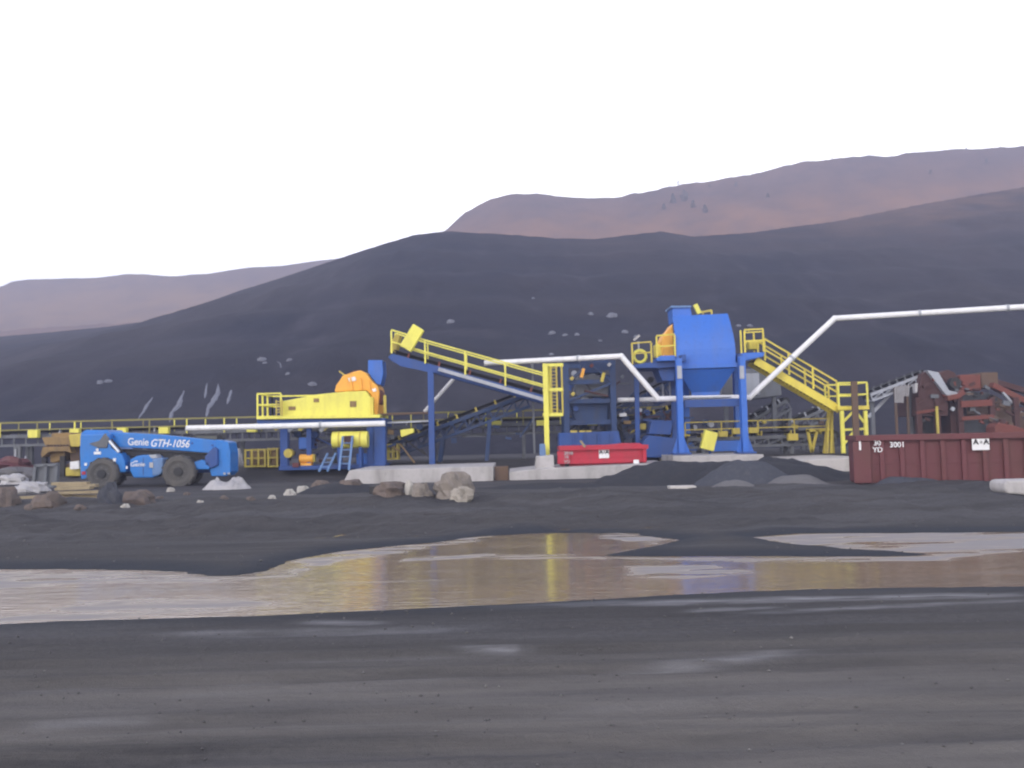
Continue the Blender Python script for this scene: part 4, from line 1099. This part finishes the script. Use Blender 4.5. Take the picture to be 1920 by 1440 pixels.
MB().pbox(1812, 762, 1855, 778, YR - .2, 1.8).build("screen_box", M["brown"], rpn, bevel=.04)
MB().pbox(1722, 780, 1752, 815, YR + .2, 1.2).build("engine_panel", M["dark"], rpn, bevel=.05)
MB().pbeam((1858, 722, YR - .6), (1960, 772, YR - .6), .5, .3).build("return_conveyor", M["rustb"], rpn)
MB().pbeam((1850, 712, YR + .6), (1960, 745, YR + .6), .5, .3).build("return_conveyor", M["rust"], rpn)
MB().pbeam((1880, 736, YR - .9), (1915, 775, YR - .9), .15, .12).build("stay", M["lgrey"], rpn)
MB().prism([(1866, 800), (1872, 793), (1900, 797), (1925, 806), (1925, 815), (1866, 815)], YR - 3, 1.0).build("belt_tail", M["rustb"], rpn, bevel=.04)
MB().post(1757.5, 762, 822, YR - 1.35, .12).build("yellow_post", M["yellow2"], rpn)
MB().pbox(1758, 742, 1802, 812, YR + .9, .5).build("dark_backing", M["brown"], rpn)  # backing panels added to fill in the darkness behind the plant
MB().pbox(1802, 736, 1858, 812, YR + 1.4, .3).build("dark_backing", M["grey"], rpn)
MB().prism([(1862, 740), (1900, 762), (1925, 790), (1925, 815), (1862, 815)], YR + .8, .5).build("dark_backing", M["brown"], rpn)
for k in range(70):
    x = random.uniform(1725, 1915); y = random.uniform(706 if x < 1860 else 752, 800)
    q = P(x, y, YR - 1.2 + random.random() * .3)
    MB().box(q, (random.uniform(.08, .5), .15, random.uniform(.05, .26)), Matrix.Rotation(random.uniform(-.6, .6), 3, 'Y')).build("fitting", M[random.choice(["rust", "rust", "rustb", "brown", "grey", "dark", "lgrey" if k % 5 == 0 else "rust"])], rpn)
sl = thing("slat_rack", "row of white upright slats beside the rusty plant", "slat rack", P(1692, 815, YR - .6))
for k in range(8):
    MB().prism([(1678 + k * 3.6, 725 - k * .4), (1680 + k * 3.6, 725 - k * .4), (1680.4 + k * 3.4, 755 - (k > 4) * 12), (1678.6 + k * 3.4, 755 - (k > 4) * 12)], YR - .9, .08).build("slat", M["tarp"], sl)
MB().pbeam((1677, 727, YR - .75), (1707, 723, YR - .75), .1, .1).build("rail", M["brown"], sl)
for x in (1680, 1702): MB().post(x, 727, 820, YR - .7, .12).build("post", M["brown"], sl)
tag(MB().prism([(1715, 720), (1721, 718), (1720, 735), (1716, 737)], YR - 1.6, .3).build("hanging_plate", M["tarp"]), "pale curved plate hanging at the old plant's left corner", "plate")

# ------------------------------------------------------------------ dumpsters
def dumpster(label, x0, x1, ytop, ybot, Y, depth, mat, nrib, group, turn=0):
    A = P(x0, (ytop + ybot) / 2, Y); B = P(x1, (ytop + ybot) / 2, Y)
    z0 = max(P((x0 + x1) / 2, ybot, Y).z, 0.0); z1 = P((x0 + x1) / 2, ytop, Y).z
    t = thing("dumpster", label, "dumpster", ((A.x + B.x) / 2, Y + depth / 2, z0), group)
    L = B.x - A.x; H = z1 - z0; cx = (A.x + B.x) / 2
    b = MB(); w = .06
    b.box((cx, Y + w / 2 + .1, z0 + .12 + (H - .12) / 2), (L, w, H - .12)); b.box((cx, Y + depth - w / 2 - .1, z0 + .12 + (H - .12) / 2), (L, w, H - .12))
    for X in (A.x + w / 2, B.x - w / 2): b.box((X, Y + depth / 2, z0 + .12 + (H - .12) / 2), (w - .004, depth - .33, H - .13))
    b.box((cx, Y + depth / 2, z0 + .16), (L - .14, depth - .34, .06))
    b.build("body", mat, t)
    r = MB()
    for yy in (Y + .03, Y + depth - .03): r.box((cx, yy, z1 - .07), (L + .12, .2, .16))
    for X in (A.x, B.x): r.box((X, Y + depth / 2, z1 - .07), (.16, depth - .28, .155))
    r.build("top_rim", mat, t)
    for k in range(nrib):
        X = A.x + .1 + (L - .2) * k / (nrib - 1)
        MB().box((X, Y + .04, z0 + .14 + (H - .32) / 2), (.13 if k else .5, .115, H - .30)).build("rib", mat, t, bevel=.01)
    MB().box((cx, Y + .085, z0 + H * .47), (L - .5, .03, .07)).build("side_channel", mat, t)
    for yy in (Y + .45, Y + depth - .45): MB().box((cx, yy, z0 + .065), (L, .15, .12)).build("skid_rail", mat, t)
    for X in (A.x + .25, B.x - .25):
        for yy in (Y + .25, Y + depth - .25): MB().tube(Vector((X, yy - .1, z0 + .1)), Vector((X, yy + .1, z0 + .1)), .1, 12).build("roller", M["dark"], t)
    piv = Vector((A.x, Y, 0)); c0 = Vector(t.location); c0.z = 0
    rz = Matrix.Rotation(turn, 4, 'Z'); n_ = piv + rz @ (c0 - piv)
    t.rotation_euler.z = turn; t.location = (n_.x, n_.y, z0)
    return t, A.x, B.x, z0, z1
DG = "roll-off dumpsters"
d1, X0, X1, z0, z1 = dumpster("large maroon ribbed roll-off dumpster at the right edge", 1610, 2010, 813, 913, 27.6, 2.3, M["maroon"], 12, DG, R(-13))
zf = 27.6 - .03
def sign(par, px0, py0, px1, py1, Y):
    o_ = MB().pbox(px0, py0, px1, py1, Y - .02, .02).build("sign_plate", M["white"], par)
    cx_ = P((px0 + px1) / 2, (py0 + py1) / 2, Y)
    w_ = P(px1, py0, Y).x - P(px0, py0, Y).x; h_ = P(px0, py0, Y).z - P(px0, py1, Y).z
    for dx in (-.3, .3):
        text("A", (cx_.x + dx * w_, Y - .032, cx_.z + h_ * .2), h_ * .62, M["dark"], par, "sign_letter", bold=.006)
    text("o", (cx_.x, Y - .032, cx_.z + h_ * .22), h_ * .4, M["dark"], par, "sign_letter")
    return o_
sign(d1, 1806, 822, 1835, 843, zf)
q = P(1643, 831, zf); text("30", (q.x, zf, q.z), .21, M["white"], d1, bold=.003)
q = P(1644, 843.5, zf); text("YD", (q.x, zf, q.z), .21, M["white"], d1, bold=.003)
q = P(1678, 834, zf); text("3001", (q.x, zf, q.z), .22, M["white"], d1, bold=.003)
MB().pbox(1611, 826, 1614.5, 844, zf, .03).build("sticker", M["white"], d1)
for k in range(7):
    pass
d2, X0, X1, z0, z1 = dumpster("small bright red dumpster standing on the concrete slab", 1052, 1213, 836, 874, 36.9, 1.6, M["red"], 2, DG)
zf = 36.9 - .04
sign(d2, 1123, 843, 1142, 859, 36.97)
q = P(1066, 850, zf); text("3010", (q.x, zf + .01, q.z), .18, M["tarp"], d2, bold=.004)
q = P(1062, 857, zf); text("10", (q.x, zf + .01, q.z), .17, M["tarp"], d2, bold=.004)
q = P(1063, 866, zf); text("YD", (q.x, zf + .01, q.z), .17, M["tarp"], d2, bold=.004)
MB().pbox(1188, 862, 1198, 871, 36.86, .03).build("sticker", M["white"], d2)
hp_ = MB().prism([(1048, 836), (1140, 834), (1170, 831), (1200, 831), (1214, 838), (1214, 842), (1048, 842)], 37.3, .9).build("load_cover", M["red"], d2, bevel=.04)
tag(MB().pbeam((1088, 826, 36.6), (1097, 838, 36.6), .09, .09).build("timber_offcut", M["wood"]), "short yellow stick leaning on the red dumpster's rim", "stick")

# ------------------------------------------------------------------ telehandler
YV = 37.4
tv = thing("telehandler", "bright blue telehandler with lettered boom parked before the left conveyor", "telehandler", (P(265, 912, YV).x, YV + 1, 0))
body = MB().prism([(150, 815), (204, 813), (208, 840), (228, 852), (234, 866), (236, 885), (224, 886), (221, 874), (213, 864), (200, 859), (186, 860), (175, 866), (168, 878), (165, 898), (151, 899), (149, 850)], YV - .1, 2.0).build("rear_body", M["tblue"], tv, bevel=.05)
MB().prism([(224, 868), (404, 868), (404, 886), (224, 888)], YV + .5, 1.2).build("chassis", M["dblue"], tv, bevel=.03)
MB().prism([(225, 842), (400, 852), (400, 868), (225, 868)], YV + .6, 1.0).build("engine_bay", M["dark"], tv, bevel=.03)
bo = MB().prism([(196, 811), (214, 810), (300, 815), (406, 826), (424, 836), (424, 850), (398, 850), (300, 842), (222, 838), (206, 826)], YV + .3, .55).build("boom", M["tblue"], tv, bevel=.03)
MB().prism([(404, 824), (428, 829), (432, 848), (432, 885), (424, 893), (396, 893), (392, 878), (402, 866), (406, 848)], YV + .05, 1.1).build("boom_head", M["tblue"], tv, bevel=.04)
MB().prism([(400, 838), (408, 842), (408, 872), (396, 878), (384, 872), (384, 856)], YV - .1, .4).build("shade_panel", M["dblue"], tv, bevel=.03)  # dark blue panel standing in for the shadow beside the boom head
MB().prism([(243, 862), (256, 855), (268, 853), (288, 853), (296, 858), (296, 892), (284, 896), (250, 896), (243, 882)], YV - .15, .75).build("engine_cover", M["tblue"], tv, bevel=.05)
MB().prism([(284, 860), (306, 858), (306, 884), (298, 892), (284, 893)], YV - .2, .7).build("fuel_tank", M["pblue"], tv, bevel=.08)
MB().prism([(278, 853), (292, 852), (296, 859), (284, 860)], YV - .18, .5).build("cover_cap", M["lgrey"], tv, bevel=.02)
cab = MB().prism([(352, 860), (352, 822), (366, 814), (410, 814), (414, 860)], YV + 1.1, .95).build("cab", M["dark"], tv, bevel=.05)
MB().prism([(356, 856), (356, 826), (368, 818), (406, 818), (408, 856)], YV + 1.06, .05).build("cab_window", M["glass"], cab)
cyl = MB().tube(P(196, 816, YV + .1), P(226, 850, YV + .1), .13, 14); cyl.build("lift_cylinder", M["dark"], tv)
MB().tube(P(205, 827, YV - .06), P(223, 848, YV - .06), .07, 12).build("cylinder_rod", M["chrome"], tv)
MB().prism([(166, 832), (186, 826), (196, 812), (204, 822), (200, 840), (184, 840)], YV - .16, .35).build("pivot_bracket", M["grey"], tv, bevel=.03)
MB().prism([(364, 866), (378, 862), (394, 868), (392, 880), (366, 880)], YV - .1, .5).build("step", M["tblue"], tv, bevel=.03)
def wheel(px, py, Y, r, w):
    c_ = P(px, py, Y); c_.z = r - .02
    m_ = MB(); n = 32
    prof = [(-w / 2 + .04, r * .55), (-w / 2, r * .7), (-w / 2 + .02, r * .9), (-w / 2 + .1, r * .98), (w / 2 - .1, r * .98), (w / 2 - .02, r * .9), (w / 2, r * .7), (w / 2 - .04, r * .55)]
    vs = [c_ + Vector((q_[1] * math.cos(2 * math.pi * k / n), q_[0], q_[1] * math.sin(2 * math.pi * k / n))) for k in range(n) for q_ in prof]
    m_.add(vs, [(k * 8 + i, k * 8 + i + 1, ((k + 1) % n) * 8 + i + 1, ((k + 1) % n) * 8 + i) for k in range(n) for i in range(7)])
    for k in range(24):
        a_ = 2 * math.pi * k / 24; s = -1 if k % 2 else 1
        m_.box(c_ + Vector((math.cos(a_) * r * .97, s * w * .22, math.sin(a_) * r * .97)), (.06, w * .5, .07), Matrix.Rotation(-a_, 3, 'Y'))
    hub = MB().tube(c_ - Vector((0, w / 2 - .06, 0)), c_ + Vector((0, w / 2 - .06, 0)), r * .55, 24)
    wo = hub.build("wheel", M["tyre"], tv)
    m_.build("tyre", M["tyre"], wo)
    MB().tube(c_ - Vector((0, w / 2 + .02, 0)), c_ - Vector((0, w / 2 - .07, 0)), r * .26, 18).build("hub", M["dark"], wo)
    for k in range(8):
        a_ = 2 * math.pi * k / 8
        q_ = c_ + Vector((math.cos(a_) * r * .4, -w / 2 + .06, math.sin(a_) * r * .4)); MB().tube(q_ - Vector((0, .03, 0)), q_, .025, 6).build("wheel_nut", M["grey"], wo)
wheel(194, 890, YV - .15, .66, .42); wheel(337, 888, YV - .15, .68, .42)
wheel(209, 890, YV + 1.9, .66, .42); wheel(352, 888, YV + 1.9, .68, .42)
ar = MB()
for x0, x1 in ((175, 215), (320, 356)): ar.tube(P((x0 + x1) / 2, 890, YV), P((x0 + x1) / 2, 890, YV) + Vector((0, 1.9, 0)), .12, 10)
ar.build("axle", M["dark"], tv)
qa = P(259, 829, YV + .28); text("Genie", (qa.x, YV + .285, qa.z), .42, M["white"], tv, slope=R(2.6), bold=.004, width=.86)
qa = P(318, 832, YV + .28); text("GTH-1056", (qa.x, YV + .285, qa.z), .44, M["white"], tv, slope=R(2.6), shear=.28, bold=.005, width=1.6)
qa = P(258, 871, YV - .17); text("Genie", (qa.x, YV - .165, qa.z), .25, M["white"], tv, bold=.002)
for (x0, y0, x1, y1) in ((176, 847, 189, 852), (180, 841, 184, 846), (158, 868, 163, 873), (212, 859, 217, 865), (251, 864, 258, 866), (236, 874, 239, 879)):
    MB().pbox(x0, y0, x1, y1, YV - .125 if x0 < 236 else YV - .175, .02).build("decal", M["white"], tv)
MB().pbox(280, 867, 287, 877, YV - .225, .02).build("decal", M["tarp"], tv)
MB().prism([(151, 812), (160, 806), (200, 806), (206, 814), (204, 818), (151, 818)], YV + .15, 1.5).build("counterweight", M["tblue"], tv, bevel=.04)

for k, (a_, b_, c_) in enumerate((((230, 846), (262, 852), (300, 850)), ((236, 851), (275, 858), (318, 858)), ((375, 850), (392, 862), (400, 858)))):
    MB().path([P(*a_, YV + .45), P(*b_, YV + .3), P(*c_, YV + .45)], .03, 8).build("hose", M["dark"], tv)
MB().beam(P(412, 833, YV + .9), P(421, 820, YV + .7), .05).build("mirror_arm", M["dark"], tv)
MB().pbox(416, 812, 424, 822, YV + .6, .08).build("mirror", M["dark"], tv, bevel=.02)
for px in (421, 429): MB().pbox(px - 2.5, 886, px + 2, 890, YV + .0, .1).build("headlight", M["lgrey"], tv, bevel=.01)
MB().pbox(153, 884, 160, 890, YV - .14, .06).build("tail_light", M["red"], tv, bevel=.01)
MB().prism([(230, 888), (320, 888), (318, 893), (232, 893)], YV + .2, 1.2).build("belly_plate", M["dark"], tv, bevel=.02)
MB().pbox(268, 858, 269, 892, YV - .165, .02).build("door_seam", M["dblue"], tv)
MB().prism([(322, 862), (330, 855), (346, 855), (360, 862), (366, 874), (362, 874), (354, 864), (340, 859), (330, 860), (322, 868)], YV - .12, .4).build("fender", M["dark"], tv, bevel=.02)
for (x, y) in ((214, 815), (300, 820), (360, 827), (398, 831)): 
    q_ = P(x, y + 4, YV + .28); MB().tube(q_, q_ + Vector((0, .05, 0)), .045, 10).build("boom_bolt", M["dblue"], tv)

# ------------------------------------------------------------------ tan engine & grey panel at left
te = thing("engine_unit", "dusty tan crushing engine left of the blue telehandler", "engine", P(110, 890, 42.0))
MB().prism([(96, 812), (132, 811), (132, 820), (96, 820)], 41.9, 1.2).build("top_cover", M["tan"], te, bevel=.03)
MB().prism([(78, 820), (150, 818), (152, 834), (84, 836)], 41.6, 1.7).build("upper_body", M["tan"], te, bevel=.04)
MB().prism([(80, 838), (130, 836), (134, 850), (124, 846), (92, 847), (78, 858), (76, 852)], 41.5, 1.7).build("skirt", M["tan"], te, bevel=.02)
MB().prism([(92, 847), (122, 846), (120, 862), (100, 868), (94, 866)], 41.9, 1.0).build("sump", M["tan"], te, bevel=.04)
MB().prism([(128, 815), (155, 812), (155, 832), (148, 838), (132, 838)], 41.3, .8).build("air_cleaner", M["yellow2"], te, bevel=.05)
MB().prism([(130, 838), (150, 838), (150, 895), (122, 895), (122, 872), (132, 866)], 42.0, 1.2).build("rear_frame", M["brown"], te, bevel=.03)
MB().prism([(122, 877), (150, 874), (150, 893), (122, 893)], 41.4, .5).build("tank", M["yellow2"], te, bevel=.05)
MB().prism([(131, 866), (147, 864), (148, 879), (131, 880)], 41.2, .1).build("notice_plate", M["white"], te)
for x in (84, 118):
    MB().post(x, 855, 897, 41.9, .2).build("leg", M["dark"], te)
for k in range(7): MB().pbox(88 + k * 6, 833.5, 90.5 + k * 6, 838, 41.5, .08).build("cooling_fin", M["brown"], te)
gp = thing("panel_stand", "upright grey steel panel with two recesses at the left of the yard", "panel", P(86, 916, 33.5))
MB().prism([(62, 914), (66, 876), (70, 871), (109, 870), (107, 912)], 33.7, .12).build("back_sheet", M["grey"], gp)
fr = MB()
for (a_, b_) in (((62, 914), (67, 873)), ((84, 914), (87, 872)), ((104, 913), (107, 871)), ((66, 873), (109, 871)), ((62, 912), (106, 911))):
    fr.pbeam((*a_, 33.62), (*b_, 33.62), .1, .1)
fr.build("frame", M["grey"], gp)
for (x, y0, y1) in ((29, 842, 890), (48, 855, 890)):
    tag(MB().post(x, y0, y1, 44, .07).build("steel_post", M["lgrey"]), "slim pale post under the long conveyor, %s of two" % ("left" if x == 29 else "right"), "post", "slim posts under the long conveyor")
rock("scrap_heap", "low heap of pale scrap and rubble at the far left", 28, 895, 1.8, .45, M["pgravel"], Y=40, seed=51, cat="scrap heap")
rock("scrap_heap", "low reddish scrap heap behind the pale one at far left", 16, 880, 2.0, .6, M["maroon"], Y=43.5, seed=52, cat="scrap heap")

# ------------------------------------------------------------------ on the hillside
def streak(label, pts, wpx, group):
    w = []
    mb = MB(); n = 0; rows = []
    dense = []
    for (x0, y0), (x1, y1) in zip(pts, pts[1:]):
        for k in range(4): dense.append((x0 + (x1 - x0) * k / 4, y0 + (y1 - y0) * k / 4))
    dense.append(pts[-1])
    for i, (x, y) in enumerate(dense):
        p = on_front(x, y); u = i / (len(dense) - 1)
        hw = wpx * (0.25 + math.sin(u * math.pi) * (.8 + .5 * random.random())) * p.y / F / 2
        rows.append([])
        for s in (-1, -.4, .4, 1):
            q = p + Vector((s * hw, 0, 0)); q.z = float(front_h(np.array([q.x]), np.array([q.y]))[0]) + (0.02 if abs(s) == 1 else .28 * (hw if hw < .8 else .8))
            if abs(s) == 1: q.z -= .1
            rows[-1].append(q)
    vs = [q for r_ in rows for q in r_]
    fs = [(i * 4 + j, i * 4 + j + 1, i * 4 + j + 5, i * 4 + j + 4) for i in range(len(rows) - 1) for j in range(3)]
    mb.add(vs, fs)
    return tag(mb.build("ash_streak", M["ash"]), label, "ash streak", group)
SG = "pale streaks on the dark slope above the long conveyor"
streak("pale slanted streak on the slope, furthest left of the group", [(286, 746), (276, 760), (270, 772), (258, 788)], 9, SG)
streak("pale crooked streak on the slope, second from the left", [(345, 734), (338, 750), (334, 762), (322, 774), (318, 792)], 12, SG)
streak("faint thin upright streak right of the crooked one", [(388, 718), (386, 735), (384, 748)], 6, SG)
streak("tallest and brightest forked streak on the slope", [(409, 721), (409, 738), (400, 755), (390, 768), (386, 788)], 13, SG)
streak("faint short streak furthest right of the group", [(436, 724), (431, 742), (426, 758)], 8, SG)
streak("small pale hook shaped streak above the yellow screen house", [(519, 677), (526, 684), (527, 694)], 3.5, SG)
HG = "pale rocks lying on the dark hillside"
for k, (x, y, s) in enumerate([(1035, 626, .9), (1060, 630, .7), (1082, 628, .6), (1107, 590, .8), (1148, 594, 1.3), (1172, 624, .8), (1193, 633, .7), (1385, 612, .6), (1406, 612, .7), (1034, 666, .6), (490, 676, .9), (497, 682, .5), (543, 677, .7), (188, 718, .7), (203, 717, .8), (845, 605, 1.0), (1000, 560, .5), (586, 722, .8), (540, 702, .5), (1125, 640, .5)]):
    p = on_front(x, y)
    mb = MB().ball((0, 0, 0), 1, 9, 7)
    for i, v in enumerate(mb.v):
        n_ = v.normalized(); mb.v[i] = Vector((n_.x * s * .5, n_.y * s * .4, n_.z * s * .38)) * (1 + .4 * mnoise.noise(n_ * 2 + Vector((k, 0, 0))))
    o = mb.build("hillside_rock", M["ash"]); o.location = p
    tag(o, "pale rock lying out on the dark hillside", "rock", HG)
# bushes / small trees on the back ridge
def ridge_pt(px, py, fn=back_h):
    for Yq in np.arange(260, 440, 1.0):
        p = P(px, py, float(Yq))
        if float(fn(np.array([p.x]), np.array([p.y]))[0]) >= p.z: return p
    return P(px, py, 405)
def tree(px, py, h, label, kind):
    p = ridge_pt(px, py); h *= .7
    p.z = float(back_h(np.array([p.x]), np.array([p.y]))[0]) - .3
    t = thing("tree", label, "tree", p, "small dark trees on the brown ridge")
    MB().tube(p, p + Vector((0, 0, h * .5)), h * .035, 6, h * .015).build("trunk", M["brown"], t)
    c_ = MB()
    for k in range(170):
        u = random.random(); a_ = random.random() * 6.283
        rr = h * (.34 * (1 - u) ** .8 + .03) if kind else h * .36 * math.sin(math.pi * min(1, u + .12)) ** .6
        q = p + Vector((math.cos(a_) * rr * random.random() ** .5, math.sin(a_) * rr * random.random() ** .5, h * (.12 + .88 * u)))
        s = h * .055
        e1 = Vector((random.uniform(-1, 1), random.uniform(-1, 1), random.uniform(-1, 1))).normalized() * s; e2 = e1.orthogonal().normalized() * s
        c_.add([q - e1, q + e2, q + e1, q - e2], [(0, 1, 2, 3)])
    c_.build("crown", M["bush"], t)
for k, (x, y, h) in enumerate([(1272, 347, 3.6), (1262, 384, 7), (1283, 378, 8), (1300, 392, 6), (1322, 402, 6), (1245, 396, 5), (1330, 336, 2.5), (1500, 303, 2.0), (1700, 287, 2), (1812, 281, 2.4), (1876, 278, 2), (1560, 297, 1.8), (1410, 326, 2.0), (1180, 368, 2.0), (1745, 330, 4), (1440, 372, 4), (1380, 352, 4), (1850, 310, 4)]):
    nm = ["lone tree on the skyline of the brown ridge, tallest bump there", "tallest but one tree of the clump below the ridge skyline"]
    tree(x, y, h, "lone small tree standing up on the ridge skyline left of centre" if k == 0 else ("dark tree in the clump below the lone skyline tree" if k < 6 else "scattered small tree along the brown ridge right of the clump"), k % 2)

# ------------------------------------------------------------------ haze
hz = MB().box((0, 325, 70), (1300, 800, 150)).build("haze", bpy.data.materials.new("haze_air"))
hm = hz.data.materials[0]; hm.use_nodes = True
nt = hm.node_tree; nt.nodes.remove(nt.nodes["Principled BSDF"])
pv = nt.nodes.new("ShaderNodeVolumePrincipled")
pv.inputs["Color"].default_value = (0.68, 0.72, 1.0, 1)
pv.inputs["Density"].default_value = 0.0019
pv.inputs["Anisotropy"].default_value = 0.3
nt.links.new(pv.outputs[0], nt.nodes["Material Output"].inputs["Volume"])
tag(hz, "pale bluish haze filling the valley air", "haze", kind="stuff")
